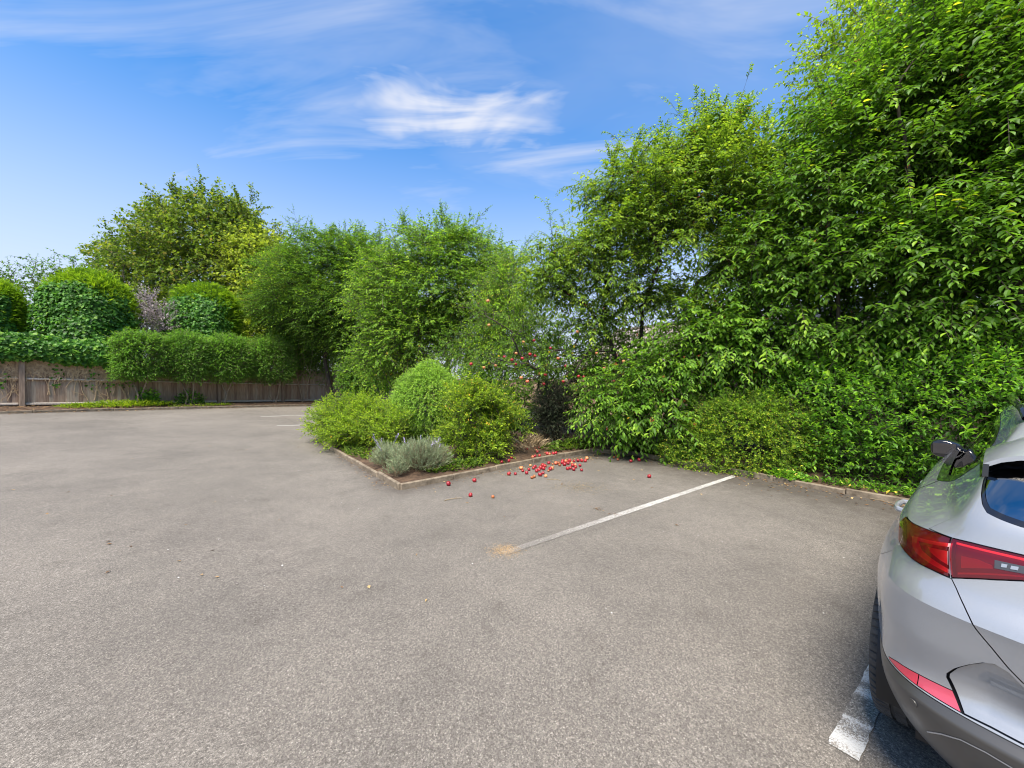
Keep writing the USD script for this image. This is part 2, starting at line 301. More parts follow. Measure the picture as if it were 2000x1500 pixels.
for k, s in LEAF.items():
    g = np.array(LEAF_HUE.get(k, (1.24, 1.08, .74))) * LEAF_GAIN.get(k, 2.0)
    s = [(p, C(np.array(c) * g)) for p, c in s]
    M[k] = leaf_mat('leaf_' + k, s, trans=.15 if k in ('dryleaf', 'dark', 'straw', 'silver', 'purple', 'lavender') else .50,
                    rough={'coto': .46, 'ivy': .45, 'lower': .45, 'dark': .6}.get(k, .6), spec={'dark': .1, 'coto': .3, 'lower': .3, 'ivy': .3}.get(k, .2),
                    tcol=s if k in ('dryleaf', 'straw', 'silver', 'purple', 'lavender', 'dark') else None)
M['berry'] = noisy('berry', (.30, .06, .02), (.50, .13, .045), 20, .4)
# ------------------------------------------------------------------ the setting: ground, tarmac, beds
def clip_grid(poly, cell):
    """triangles of a polygon cut along a square grid"""
    x0, y0, x1, y1 = poly.bounds
    shapely.prepare(poly)
    xs, ys = np.arange(x0, x1 + cell, cell), np.arange(y0, y1 + cell, cell)
    gx, gy = np.meshgrid(xs[:-1], ys[:-1], indexing='ij'); gx, gy = gx.ravel(), gy.ravel()
    cells = shapely.box(gx, gy, gx + cell, gy + cell)
    inside = shapely.contains(poly, cells)
    touch = shapely.intersects(poly, cells) & ~inside
    q = np.stack([np.stack([gx, gy], 1), np.stack([gx + cell, gy], 1), np.stack([gx + cell, gy + cell], 1), np.stack([gx, gy + cell], 1)], 1)[inside]
    V = [q.reshape(-1, 2)]; n = len(q)
    k = np.arange(n)[:, None] * 4
    Fc = [np.vstack([k + [0, 1, 2], k + [0, 2, 3]])]; off = 4 * n
    for g in shapely.intersection(poly, cells[touch]):
        for part in getattr(g, 'geoms', [g]):
            if part.geom_type != 'Polygon' or part.area < 1e-9: continue
            v, f = trimesh.creation.triangulate_polygon(part, engine='earcut')
            V.append(np.asarray(v)[:, :2]); Fc.append(np.asarray(f) + off); off += len(v)
    V, Fc = np.vstack(V), np.vstack(Fc)
    key = np.round(V / 1e-5).astype(np.int64)
    _, first, inv = np.unique(key, axis=0, return_index=True, return_inverse=True)
    V, Fc = V[first], inv.ravel()[Fc]
    a = np.cross(V[Fc[:, 1]] - V[Fc[:, 0]], V[Fc[:, 2]] - V[Fc[:, 0]])
    Fc[a < 0] = Fc[a < 0][:, ::-1]
    return V, Fc[np.abs(a) > 1e-10]

def curve(pts, n=8):
    p = np.asarray(pts, float)
    t = np.r_[0, np.cumsum(np.linalg.norm(np.diff(p, axis=0), axis=1))]
    f = PchipInterpolator(t, p); return f(np.linspace(0, t[-1], n * (len(p) - 1) + 1))

# kerb lines in (u, r): bay-head kerb, island, kerb before the fence
HEAD_U = 7.08
head_kerb = [(7.08, 4.0), (7.06, 2.0), (7.05, 0.0), (7.08, -1.8), (7.12, -3.2), (7.16, -4.4), (7.10, -5.3), (6.72, -5.78)]
island_right = [(6.72, -5.78), (5.6, -5.72), (4.3, -5.66), (3.2, -5.55), (2.14, -5.46)]
island_end = [(2.14, -5.46), (2.12, -7.0), (2.08, -8.8), (2.08, -10.2), (2.25, -10.62), (2.6, -10.8)]
island_left = [(2.6, -10.8), (4.5, -10.85), (6.3, -10.9), (7.08, -10.95)]
back_kerb = [(7.08, -10.95), (7.08, -15.0), (7.08, -22.75)]
K0, KD = np.array([-15.5, 11.6]), np.array([.55, .835])
fence_kerb_xy = [K0 + KD * k for k in (17.8, 12, 6, 0, -6, -12, -18, -26)]
def toxy(l): return [tuple(ur(u, r)) for u, r in l]
edge = toxy(head_kerb) + toxy(island_right)[1:] + toxy(island_end)[1:] + toxy(island_left)[1:] + toxy(back_kerb)[1:] + [tuple(p) for p in fence_kerb_xy[1:]]
behind = [tuple(ur(-26.0, -13.0)), tuple(ur(-26.0, 4.0))]
park = Polygon(edge + behind).buffer(0)

kerb_lines = LineString(edge)
island_pt = ur(3.4, -6.0)
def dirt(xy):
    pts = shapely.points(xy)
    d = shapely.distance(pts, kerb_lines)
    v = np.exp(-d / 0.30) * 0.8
    # damp, plus shade of the overhanging hedge and apple tree painted into the colour
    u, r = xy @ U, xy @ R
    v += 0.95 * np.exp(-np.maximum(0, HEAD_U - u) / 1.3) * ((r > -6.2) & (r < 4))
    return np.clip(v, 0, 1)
nearbox = sbox(-9, 0.3, 9, 10.5)
V, Fc = clip_grid(park.intersection(nearbox), 0.16)
V2, Fc2 = clip_grid(park.difference(nearbox), 0.8)
Vt_, Ft_ = np.vstack([V, V2]), np.vstack([Fc, Fc2 + len(V)])
def ground_z(xy): return gz(xy[:, 0], xy[:, 1])
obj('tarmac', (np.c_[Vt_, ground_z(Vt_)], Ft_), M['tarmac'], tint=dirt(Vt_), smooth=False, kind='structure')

# the surrounding ground, one sheet out to the horizon, just under the tarmac
xs = np.r_[-900, -400, -200, -100, np.arange(-60, 61, 3), 100, 200, 400, 900].astype(float)
gx, gy = np.meshgrid(xs, xs, indexing='ij')
xy = np.c_[gx.ravel(), gy.ravel()]
z = np.minimum(gz(xy[:, 0], xy[:, 1]), 2.2) - 0.06
n = len(xs); i, j = np.meshgrid(np.arange(n - 1), np.arange(n - 1), indexing='ij')
q = np.stack([i * n + j, (i + 1) * n + j, (i + 1) * n + j + 1, i * n + j + 1], -1).reshape(-1, 4)
obj('ground', (np.c_[xy, z], q), M['lawn'], kind='structure')

def bed(name, poly, rise, rough, cell=0.2):
    V, Fc = clip_grid(poly, cell)
    d = shapely.distance(shapely.points(V), poly.boundary)
    h = rise * np.clip(d / 0.5, 0, 1) + 0.045 + rough * (meshkit.fbm(np.c_[V * 2.2, V[:, :1] * 0], 4, 3) - 0.5) * np.clip(d / 0.12, 0, 1)
    return obj(name, (np.c_[V, ground_z(V) + h], Fc), M['soil'], smooth=True, kind='structure')
def bed_z(x, y): return float(gz(x, y)) + 0.09
island_poly = Polygon(toxy(island_right) + toxy(island_end)[1:] + toxy(island_left)[1:]).buffer(-0.02)
bed('island_bed', island_poly, .06, .10, .15)
hedge_poly = Polygon(toxy(head_kerb) + toxy([(7.08, -10.95), (10.5, -10.95), (10.5, 4.0)])).buffer(-0.02)
bed('hedge_bed', hedge_poly, .06, .10, .2)
FENCE0, FD = np.array([-16.6, 12.3]), unit(KD)
FN = np.array([FD[1], -FD[0]])                                  # from the fence towards the car park
fk = [tuple(p) for p in fence_kerb_xy]
fence_poly = Polygon(fk + [tuple(FENCE0 + FD * k) for k in (-27, -10, 0, 10, 19.5)]).buffer(-0.02)
bed('fence_bed', fence_poly, .10, .08, .25)
back_poly = Polygon(toxy([(7.08, -10.95), (7.08, -22.75), (7.4, -23.6), (9.2, -23.8), (10.5, -23), (10.5, -10.95)])).buffer(-0.02)
bed('back_bed', back_poly, .08, .08, .3)

# ------------------------------------------------------------------ kerbs: each edging stone its own piece
def kerb(name, label, pts, group=None, L=0.915, w=0.055, h=0.085, seed=0):
    rng = np.random.default_rng(seed)
    line = LineString([tuple(p) for p in pts]); tot = line.length; k = max(1, round(tot / L)); st = tot / k
    p0 = np.array(line.coords[0]); z0 = float(gz(*p0))
    t = thing(name, label, 'kerb', (*p0, z0), group=group)
    for i in range(k):
        a, b = np.array(line.interpolate(i * st).coords[0]), np.array(line.interpolate((i + 1) * st).coords[0])
        d = b - a; l = np.linalg.norm(d)
        if l < .1: continue
        m = bevel_box(l - 0.008, w, 0.24, 0.012)
        m = m.subdivide().subdivide() if i % 1 == 0 and np.linalg.norm((a + b) / 2) < 12 else m
        v = np.array(m.vertices)
        v[:, 1:] += (meshkit.fbm(v * 9 + i * 7.7, 3, seed)[:, None] - .5) * [.012, .012]
        m = trimesh.Trimesh(v, m.faces, process=False)
        c = (a + b) / 2
        pitch = math.atan2(float(gz(*b) - gz(*a)), l)
        m = placed(m, (c[0] - p0[0], c[1] - p0[1], float(gz(*c)) - z0 + h - 0.12 + rng.normal(0, .006)), math.atan2(d[1], d[0]) + rng.normal(0, .006), (rng.normal(0, .035), -pitch + rng.normal(0, .005)))
        obj('kerb_stone', m, M['kerb'], t, smooth=35)
    return t
kerb('kerb', 'low concrete edging along the foot of the tall hedge at the head of the right-hand parking bays', curve(toxy(head_kerb)), seed=1)
kerb('kerb', 'low edging down the right side of the planted island, with red apples lying along it', curve(toxy(island_right)), seed=2)
kerb('kerb', 'low edging across the near left end of the planted island, below the yellow-green bushes', curve(toxy(island_end)), seed=3)
kerb('kerb', 'low edging on the hidden far side of the planted island', curve(toxy(island_left)), seed=4)
kerb('kerb', 'far edging at the head of the bays behind the planted island', curve(toxy(back_kerb)), seed=5)
kerb('kerb', 'long pale edging between the tarmac and the bare earth before the wooden fence', [tuple(p) for p in fence_kerb_xy[:6]], seed=6)

# ------------------------------------------------------------------ painted bay lines
def bay_line(label, pts, w, mat, wear, seed, group=None):
    rng = np.random.default_rng(seed)
    line = LineString([tuple(p) for p in pts]); tot = line.length; k = int(tot / 0.04)
    s = np.linspace(0, tot, k + 1)
    P = np.array([line.interpolate(x).coords[0] for x in s]); d = unit(np.gradient(P, axis=0)); nrm = np.c_[-d[:, 1], d[:, 0]]
    e1 = (meshkit.noise(np.c_[s * 30, s * 0, s * 0], seed) - .5) * .008; e2 = (meshkit.noise(np.c_[s * 30, s * 0 + 9, s * 0], seed) - .5) * .008
    cols = np.linspace(-.5, .5, 5)
    rows = []
    for c in cols:
        off = c * w + np.where(c < -.49, e1, 0) + np.where(c > .49, e2, 0)
        xy = P + nrm * off[:, None]; rows.append(np.c_[xy, gz(xy[:, 0], xy[:, 1]) + .004])
    v = np.stack(rows, 1).reshape(-1, 3); nc = len(cols)
    i, j = np.meshgrid(np.arange(k), np.arange(nc - 1), indexing='ij')
    q = np.stack([i * nc + j, (i + 1) * nc + j, (i + 1) * nc + j + 1, i * nc + j + 1], -1).reshape(-1, 4)[:, ::-1]
    tint = np.repeat(wear(s / tot), nc)
    o = obj('bay_line', (v, q), mat, tint=tint)
    return tag(o, label, 'road marking', group)
bay_line('worn white bay line running across the tarmac from an orange smudge to the hedge kerb', [ur(2.10, -2.86), ur(6.93, -2.83)], .088, M['line_paint'],
         lambda x: np.interp(x, [0, .06, .16, .28, .42, .55, .62, .72, .82, 1], [.55, .46, .32, .20, .13, .06, .11, .16, .10, .11]), 1)
bay_line('broken cracked white bay line passing beside and under the rear tyre of the silver car', [ur(2.13, -.43), ur(6.9, -.40)], .105, M['line_paint'],
         lambda x: (.08 + 1.0 * (meshkit.noise(np.c_[x * 100, x * 0, x * 0], 5) - .5)) * 1.0 + .05 * np.interp(x, [0, .02, .1, .2], [-3, 0, .3, 1]), 2)
bay_line('faint far white bay line nearer the planted island', [ur(1.5, -13.95), ur(6.9, -13.9)], .09, M['line_paint'], lambda x: x * 0 + .03, 3)
bay_line('faint far white bay line nearer the wooden fence', [ur(1.3, -16.8), ur(6.9, -17.2)], .09, M['line_paint'], lambda x: x * 0 + .05, 4)

# ------------------------------------------------------------------ wooden fence: boards, rails, posts
def fence(label, p0, d, length, post_every, seed, h=1.86, rails=True, low=0.0, width=.10, boards=True, concrete=()):
    rng = np.random.default_rng(seed)
    n = np.array([d[1], -d[0]]); z0 = float(gz(*p0))
    t = thing('wooden_fence', label, 'fence', (*p0, z0 + low), math.degrees(math.atan2(d[1], d[0])))
    # local x along, -y towards the car park
    def zrel(s): return float(gz(*(p0 + d * s))) - z0
    s, i = 0.0, 0
    while s < length:
        w = width * rng.uniform(.93, 1.05)
        m = trimesh.creation.box((w + .012, .016, h - .24 + rng.normal(0, .006)))
        m = placed(m, (s + w / 2, 0.0, zrel(s) + .20 + (h - .24) / 2), 0.11 * (1), (rng.normal(0, .006), 0))
        obj('board', m, M['board'][rng.choice(3, p=[.5, .27, .23])], t)
        s += w; i += 1
    k = int(math.ceil(length / post_every))
    for j in range(k + 1):
        s = min(j * post_every, length)
        pale = j in concrete
        m = bevel_box(.13, .12, h - .0 + (.05 if not pale else -.5), .010)
        m = placed(m, (s, -.085, zrel(s) + (h + (.05 if not pale else -.5)) / 2 - .04))
        obj('post', m, M['concrete'] if pale else M['post'], t)
        if j < k:
            e = min((j + 1) * post_every, length); c = (s + e) / 2; sl = math.atan2(zrel(e) - zrel(s), e - s)
            for hh, th in ((.19, .08), (1.03, .065)) if rails else ():
                m = bevel_box(e - s - .14, .055, th, .010)
                v = np.array(m.vertices); top = v[:, 2] > 0; v[top & (v[:, 1] < 0), 2] -= .018
                m = placed(trimesh.Trimesh(v, m.faces, process=False), (c, -.05, zrel(c) + hh), 0, (0, -sl))
                obj('rail', m, M['rail'], t)
            m = bevel_box(e - s - .14, .03, .17, .006)
            obj('gravel_board', placed(m, (c, -.01, zrel(c) + .07), 0, (0, -sl)), M['gravel_board'], t)
    return t
fence('weathered brown close-boarded fence with pale rails and clinging tan ivy stems, far left', FENCE0 - FD * 2.2, FD, 21.8, 2.75, 11, concrete=(7,))
c2 = FENCE0 + FD * 19.8
fence('plain dark boarded fence seen in gaps behind the tall hedge', c2, U * 0 + R, 32.5, 3.0, 12, h=1.75, rails=False, width=.15)
# ------------------------------------------------------------------ foliage tools
TEMPL = {
 'diamond': (np.array([(0, 0, 0), (.45, .5, .07), (1, 0, -.06), (.45, -.5, .07)]), np.array([(0, 2, 1), (0, 3, 2)])),
 'fold': (np.array([(0, 0, 0), (.42, .5, .09), (1, 0, -.10), (.42, -.5, .09), (.5, 0, 0)]), np.array([(0, 4, 1), (4, 2, 1), (0, 3, 4), (4, 3, 2)])),
 'oval': (np.array([(0, 0, 0), (.26, .42, .06), (.62, .46, .05), (1, 0, -.16), (.62, -.46, .05), (.26, -.42, .06), (.3, 0, .0), (.66, 0, -.04)]),
          np.array([(0, 6, 1), (6, 2, 1), (6, 7, 2), (7, 3, 2), (0, 5, 6), (6, 5, 4), (6, 4, 7), (7, 4, 3)])),
 'lobed': (np.array([(0, 0, 0), (.12, .5, .02), (.42, .26, .03), (.62, .52, -.02), (1, 0, -.12), (.62, -.52, -.02), (.42, -.26, .03), (.12, -.5, .02), (.35, 0, .04)]),
           np.array([(0, 8, 1), (8, 2, 1), (8, 3, 2), (8, 4, 3), (8, 5, 4), (8, 6, 5), (8, 7, 6), (0, 7, 8)])),
}
UP = np.array([0, 0, 1.0])
def leaves(pos, d, nrm, L, W, kind):
    tv, tf = TEMPL[kind]
    d = unit(d); s = unit(np.cross(nrm, d)); nn = np.cross(d, s)
    L = np.broadcast_to(L, (len(pos),)); W = np.broadcast_to(W, (len(pos),))
    v = pos[:, None] + d[:, None] * (tv[None, :, 0:1] * L[:, None, None]) + s[:, None] * (tv[None, :, 1:2] * W[:, None, None]) + nn[:, None] * (tv[None, :, 2:3] * L[:, None, None])
    f = (np.arange(len(pos)) * len(tv))[:, None, None] + tf[None]
    return v.reshape(-1, 3), f.reshape(-1, 3), len(tv)

def shoots(rng, base, dirs, L, nl, leafL, leafW, kind='fold', droop=.15, pitch=55, flat=.7, start=.15, hang=.25, upn=1.0, jit=.35, tips=.35, tbias=0.0, stem=.0022, tmul=1.0, rare_p=.010):
    """leafy shoots: returns (leaf verts, faces, tint, leaf positions), (stem p0, p1, r0, r1)"""
    N = len(base); dirs = unit(dirs); L = np.broadcast_to(L, (N,))
    f = (np.linspace(start, 1, nl)[None] + rng.normal(0, .25 / nl, (N, nl))).clip(.05, 1)
    P = base[:, None] + dirs[:, None] * (L[:, None] * f)[..., None] - UP * (droop * L[:, None] * f ** 2)[..., None]
    T = unit(dirs[:, None] - UP * (2 * droop * f)[..., None])
    side = unit(np.cross(T, UP + rng.normal(0, .01, T.shape)))
    roll = rng.normal(0, 1, (N, nl)) * (1 - flat) * math.pi
    over = np.cross(side, T)
    sgn = np.where((np.arange(nl) % 2) == 0, 1.0, -1.0)[None, :]
    sd = side * (sgn * np.cos(roll))[..., None] + over * np.sin(roll)[..., None]
    pt = np.radians(pitch) * (1 - .55 * (f > .93)) + rng.normal(0, .22, (N, nl))
    D = unit(T * np.cos(pt)[..., None] + sd * np.sin(pt)[..., None] - UP * (hang * rng.uniform(.3, 1.6, (N, nl)))[..., None])
    nr = unit(UP * upn + over * .4 + rng.normal(0, jit, (N, nl, 3)))
    sz = rng.uniform(.65, 1.12, (N, nl)) * np.where(f > .9, .75, 1.0)
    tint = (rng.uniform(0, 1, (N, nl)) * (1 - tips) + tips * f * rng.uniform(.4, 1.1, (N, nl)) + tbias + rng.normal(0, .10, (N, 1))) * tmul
    rare = rng.uniform(0, 1, (N, nl)) < 1 - rare_p
    tint = np.where(rare, tint.clip(0, .935), rng.uniform(.93, 1.0, (N, nl)))
    v, fc, k = leaves(P.reshape(-1, 3), D.reshape(-1, 3), nr.reshape(-1, 3), (leafL * sz).ravel(), (leafW * sz).ravel(), kind)
    mid = base + dirs * (L * .5)[:, None] - UP * (droop * L * .25)[:, None]; end = base + dirs * L[:, None] - UP * (droop * L)[:, None]
    st = (np.vstack([base, mid]), np.vstack([mid, end]), np.full(2 * N, stem), np.r_[np.full(N, stem * .8), np.full(N, stem * .4)])
    return (v, fc, np.repeat(tint.ravel(), k), P.reshape(-1, 3)), st

def ell_sample(rng, ells, n, shell=.35, inner=.0, lump=.12, seed=0, zmin=-9, lumpf=1.1, squash=1.0):
    """points in the outer shell of a union of ellipsoids (cx, cy, cz, rx, ry, rz[, yaw]) with outward normals"""
    E = [np.array(e, float) for e in ells]
    area = np.array([(e[3] * e[4] * e[5]) ** (2 / 3) for e in E]); area /= area.sum()
    out_p, out_n, got = [], [], 0
    for _ in range(40):
        m = n * 2
        pick = rng.choice(len(E), m, p=area)
        A = np.array([np.r_[e, [0] * (7 - len(e))] for e in E])[pick]
        dd = unit(rng.normal(0, 1, (m, 3)))
        if squash != 1.0:                                        # flatter sides than an ellipsoid
            dd = rng.uniform(-1, 1, (m, 3)); ax = rng.integers(0, 3, m); dd[np.arange(m), ax] = rng.choice([-1, 1], m)
            dd /= (np.abs(dd) ** (2 / squash)).sum(1, keepdims=True) ** (squash / 2)
        lum = 1 + lump * 2 * (meshkit.fbm(dd * lumpf * 2.2 + pick[:, None] * 5.3 + seed, 3, seed) - .5) * 2
        rad = lum * (1 - shell * rng.uniform(0, 1, m) ** 1.4)
        c, s = np.cos(A[:, 6]), np.sin(A[:, 6])
        loc = dd * A[:, 3:6] * rad[:, None]
        nl = unit(np.sign(dd) * np.abs(dd) ** (2 / squash - 1) / A[:, 3:6])
        p = np.c_[loc[:, 0] * c - loc[:, 1] * s, loc[:, 0] * s + loc[:, 1] * c, loc[:, 2]] + A[:, :3]
        nn = np.c_[nl[:, 0] * c - nl[:, 1] * s, nl[:, 0] * s + nl[:, 1] * c, nl[:, 2]]
        ok = p[:, 2] > zmin
        for e in E:
            ee = np.r_[e, [0] * (7 - len(e))]; q = p - ee[:3]; c1, s1 = math.cos(ee[6]), math.sin(ee[6])
            ql = np.c_[q[:, 0] * c1 + q[:, 1] * s1, -q[:, 0] * s1 + q[:, 1] * c1, q[:, 2]] / ee[3:6]
            ex = 2 / squash
            ok &= (np.abs(ql) ** ex).sum(1) ** (1 / ex) > (1 - shell) * .93
        out_p.append(p[ok]); out_n.append(nn[ok]); got += ok.sum()
        if got >= n: break
    return np.vstack(out_p)[:n], np.vstack(out_n)[:n]

def skeleton(rng, stems, targets, r_tip=.004, power=.46, wob=.05, rmax=.2, pathw=.35):
    """branches grown from stem polylines to the targets; returns segments p0, p1, r0, r1"""
    nodes, par, dist = [], [], []
    for s in stems:
        s = np.asarray(s, float); prev = -1
        for p in s:
            nodes.append(p); par.append(prev); dist.append(0 if prev < 0 else dist[prev] + np.linalg.norm(p - nodes[prev])); prev = len(nodes) - 1
    cap = len(nodes) + 4 * len(targets)
    A = np.zeros((cap, 3)); A[:len(nodes)] = nodes; Dn = np.zeros(cap); Dn[:len(nodes)] = dist; n = len(nodes)
    P = np.full(cap, -1); P[:n] = par
    root = np.mean([s[0] for s in stems], axis=0)
    order = np.argsort(np.linalg.norm(targets - root, axis=1) + rng.normal(0, .1, len(targets)))
    ends = []
    for t in targets[order]:
        v = t - A[:n]; l = np.linalg.norm(v, axis=1)
        k = int(np.argmin(l + pathw * Dn[:n] + .35 * np.maximum(0, -v[:, 2])))
        a = A[k]; g = t - a; ll = np.linalg.norm(g)
        steps = 3 if ll > .5 else 2 if ll > .2 else 1
        prev = k
        for s in range(1, steps + 1):
            x = s / steps
            p = a + g * x + (rng.normal(0, wob * ll, 3) if s < steps else 0) + UP * (.06 * ll * math.sin(math.pi * x))
            A[n] = p; P[n] = prev; Dn[n] = Dn[prev] + ll / steps; prev = n; n += 1
        ends.append(prev)
    A, P = A[:n], P[:n]
    cnt = np.zeros(n)
    cnt[ends] += 1
    for i in range(n - 1, -1, -1):
        if P[i] >= 0: cnt[P[i]] += cnt[i]
    r = np.minimum(r_tip * np.maximum(cnt, 1) ** power, rmax)
    k = np.nonzero(P >= 0)[0]
    rid = np.zeros(n, int)
    for i in range(n): rid[i] = i if P[i] < 0 else rid[P[i]]
    return A[P[k]], A[k], np.minimum(r[P[k]], r[k] * 1.35), r[k], rid[k]

def plant(name, label, cat, loc, seed, ells, n_shoot, shoot, leafmat, barkmat='bark_dark', stems=None, n_targets=120, dirmix=(.7, .35, .0), shell=.35, lump=.14, lumpf=1.1, zmin=-9,
          group=None, leaf_parts=0, berries=0, r_tip=.004, depth=.0, crown='foliage', outj=.45, squash=1.0, extra=None, rmax=.2, clump=0.0, longtail=.25, wood_sides=5, cull=None, spires=0, spire_len=1.0, gaps=0.0, layer=1.0, gapcut=.43):
    """a tree or bush as a thing: wood (trunk, branches) and foliage; ells and stems are relative to loc"""
    rng = np.random.default_rng(seed)
    t = thing(name, label, cat, loc, group=group)
    p, nrm = ell_sample(rng, ells, n_shoot, shell, lump=lump, seed=seed, zmin=zmin, lumpf=lumpf, squash=squash)
    if gaps:
        keep = meshkit.fbm(p * gaps * np.array([1, 1, layer]) + seed * 3.1, 3, seed + 5) > gapcut
        p, nrm = p[keep], nrm[keep]
    if cull is not None:
        keep = cull(p + np.asarray(loc)); p, nrm = p[keep], nrm[keep]
    if stems is not None:
        tg = p[rng.choice(len(p), min(n_targets, len(p)), replace=False)] - nrm[rng.choice(len(p), min(n_targets, len(p)), replace=False)] * 0
        p0, p1, r0, r1, rid = skeleton(rng, stems, tg, r_tip=r_tip, rmax=rmax)
        big = r1 > .35 * r1.max()
        for q in np.unique(rid):
            g = rid == q
            big[g] = r1[g] > .35 * r1[g].max()
            g = g & big
            obj('trunk' if r1.max() > .03 else 'stem', frusta(p0[g], p1[g], r0[g], r1[g], 8), M[barkmat], t)
        if (~big).any():
            mb = MB(); mb.add(*frusta(p0[~big], p1[~big], r0[~big], r1[~big], 4)); mb.build('branches', M[barkmat], t, kind='stuff')
        # most shoots spring from near a branch
        from scipy.spatial import cKDTree
        mid = np.vstack([p1[~big], (p0[~big] + p1[~big]) / 2]) if (~big).any() else p1
        dd, ii = cKDTree(mid).query(p)
        if clump: p = p + (mid[ii] - p) * (clump * rng.uniform(.3, 1, (len(p), 1)))
    o, h, upw = dirmix
    dirs = nrm * o + rng.normal(0, outj, p.shape) + UP * upw
    hz = nrm * [1, 1, 0]; dirs = dirs + hz * h
    if spires:                                                   # long young shoots that break the outline
        w = np.maximum(0, nrm[:, 2] + .25) * np.maximum(0, p[:, 2] - np.percentile(p[:, 2], 25)) + 1e-6
        k = rng.choice(len(p), spires, replace=False, p=w / w.sum())
        q, d = p[k], unit(nrm[k] * [1, 1, .6] + UP * .75 + rng.normal(0, .35, (spires, 3)))
        Ln = spire_len * rng.uniform(.4, 1.25, spires); nseg = 5; sp0, sp1, sr0, sr1 = [], [], [], []
        for i in range(nseg):
            d = unit(d + rng.normal(0, .10, d.shape) + UP * .10 - UP * .30 * i / nseg); e = q + d * (Ln / nseg)[:, None]
            sp0.append(q); sp1.append(e); sr0.append(np.full(spires, .006 * spire_len * (1 - i / nseg) + .002)); sr1.append(np.full(spires, .006 * spire_len * (1 - (i + 1) / nseg) + .002))
            for _ in range(4 if i < nseg - 1 else 2):
                p = np.vstack([p, e - d * (rng.uniform(0, 1, spires) * Ln / nseg)[:, None]]); dirs = np.vstack([dirs, unit(d * (.9 if i < nseg - 1 else 3) + rng.normal(0, .55, d.shape))])
            q = e
        obj('long_shoots', frusta(np.vstack(sp0), np.vstack(sp1), np.concatenate(sr0), np.concatenate(sr1), 4), M[barkmat], t, kind='stuff')
        nsp = len(p) - len(nrm); nrm = np.vstack([nrm, dirs[-nsp:]])
    sh = dict(shoot); L = sh.pop('L'); nl = sh.pop('nl'); ll = sh.pop('leafL'); lw = sh.pop('leafW')
    Ls = L * rng.uniform(.65, 1.15, len(p)) * np.where(rng.uniform(0, 1, len(p)) < longtail * .3, 1.35, 1.0)
    if spires: Ls[-nsp:] *= .60
    dirs = unit(dirs); bp = p - dirs * (depth * Ls)[:, None]
    if leaf_parts:                                               # the leaves that show largest are parts of their own
        tip = bp + np.asarray(loc) + dirs * (Ls * .6)[:, None]
        px = tip[:, 0] / np.maximum(tip[:, 1], .1)
        seen = (np.abs(px) < 1.32) & (tip[:, 1] > 1) & (((tip - [0, 0, EYE]) * (p + np.asarray(loc) - tip)).sum(1) > 0)
        near = np.argsort(np.where(seen, np.linalg.norm(tip - [0, 0, EYE], axis=1), 1e9) * rng.uniform(.9, 1.1, len(tip)))[:max(1, leaf_parts // nl)]
        (v, f, tint, _), st = shoots(rng, bp[near], dirs[near], Ls[near], nl, ll, lw, **sh)
        tv, tf = TEMPL[sh.get('kind', 'fold')]; tv = len(tv)
        for k in range(len(v) // tv): obj('leaf', (v[k * tv:(k + 1) * tv], tf), M[leafmat], t, tint=tint[k * tv:(k + 1) * tv])
        obj('leaf_twigs', frusta(*st, 3), M[barkmat], t, kind='stuff')
        rest = np.ones(len(bp), bool); rest[near] = False; bp, dirs, Ls = bp[rest], dirs[rest], Ls[rest]
    # the rest: a few dozen different shoots, each repeated; turned about the vertical only, so that every shoot hangs as it grew
    pit = np.degrees(np.arcsin(np.clip(dirs[:, 2], -1, 1))); cls = np.array([-35, -8, 18, 45, 75]); nv = 4
    ci = np.argmin(np.abs(pit[:, None] - cls[None]), 1); vi = rng.integers(0, nv, len(bp))
    pi = UsdGeom.PointInstancer.Define(stage, numbered(str(t.GetPath()), crown)); pp = str(pi.GetPath())
    targets = []
    for c, a in enumerate(np.radians(cls)):
        for q in range(nv):
            (v, f, tint, _), st = shoots(rng, np.zeros((1, 3)), np.array([[math.cos(a), 0, math.sin(a)]]), np.array([L]), nl, ll, lw, **sh)
            x = UsdGeom.Xform.Define(stage, f'{pp}/shoot_{c}_{q}')
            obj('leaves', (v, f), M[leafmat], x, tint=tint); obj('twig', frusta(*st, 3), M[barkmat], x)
            targets.append(x.GetPath())
    pi.CreatePrototypesRel().SetTargets(targets)
    yaw = np.arctan2(dirs[:, 1], dirs[:, 0]) / 2
    pi.CreatePositionsAttr(Vt.Vec3fArray.FromNumpy(bp.astype(np.float32)))
    pi.CreateProtoIndicesAttr(Vt.IntArray.FromNumpy((ci * nv + vi).astype(np.int32)))
    sc = np.clip(Ls / L, .7, 1.45)
    pi.CreateScalesAttr(Vt.Vec3fArray.FromNumpy(np.repeat(sc[:, None], 3, 1).astype(np.float32)))
    pi.CreateOrientationsAttr(Vt.QuathArray([Gf.Quath(float(c), 0, 0, float(s_)) for c, s_ in zip(np.cos(yaw), np.sin(yaw))]))
    tag(pi.GetPrim(), kind='stuff')
    lp = bp + dirs * (Ls * rng.uniform(.3, .9, len(bp)))[:, None]
    if berries:
        k = rng.choice(len(lp), berries); mb = MB(); ico = trimesh.creation.icosphere(0, 1.0)
        c = lp[k] + rng.normal(0, .012, (berries, 3)) - UP * .012
        c = np.repeat(c, 5, 0) + rng.normal(0, .016, (berries * 5, 3)); s = rng.uniform(.006, .0095, len(c))
        bv = (c[:, None] + np.array(ico.vertices)[None] * s[:, None, None]).reshape(-1, 3)
        bf = ((np.arange(len(c)) * len(ico.vertices))[:, None, None] + np.array(ico.faces)[None]).reshape(-1, 3)
        obj('berries', (bv, bf), M['berry'], t, kind='stuff')
    return t
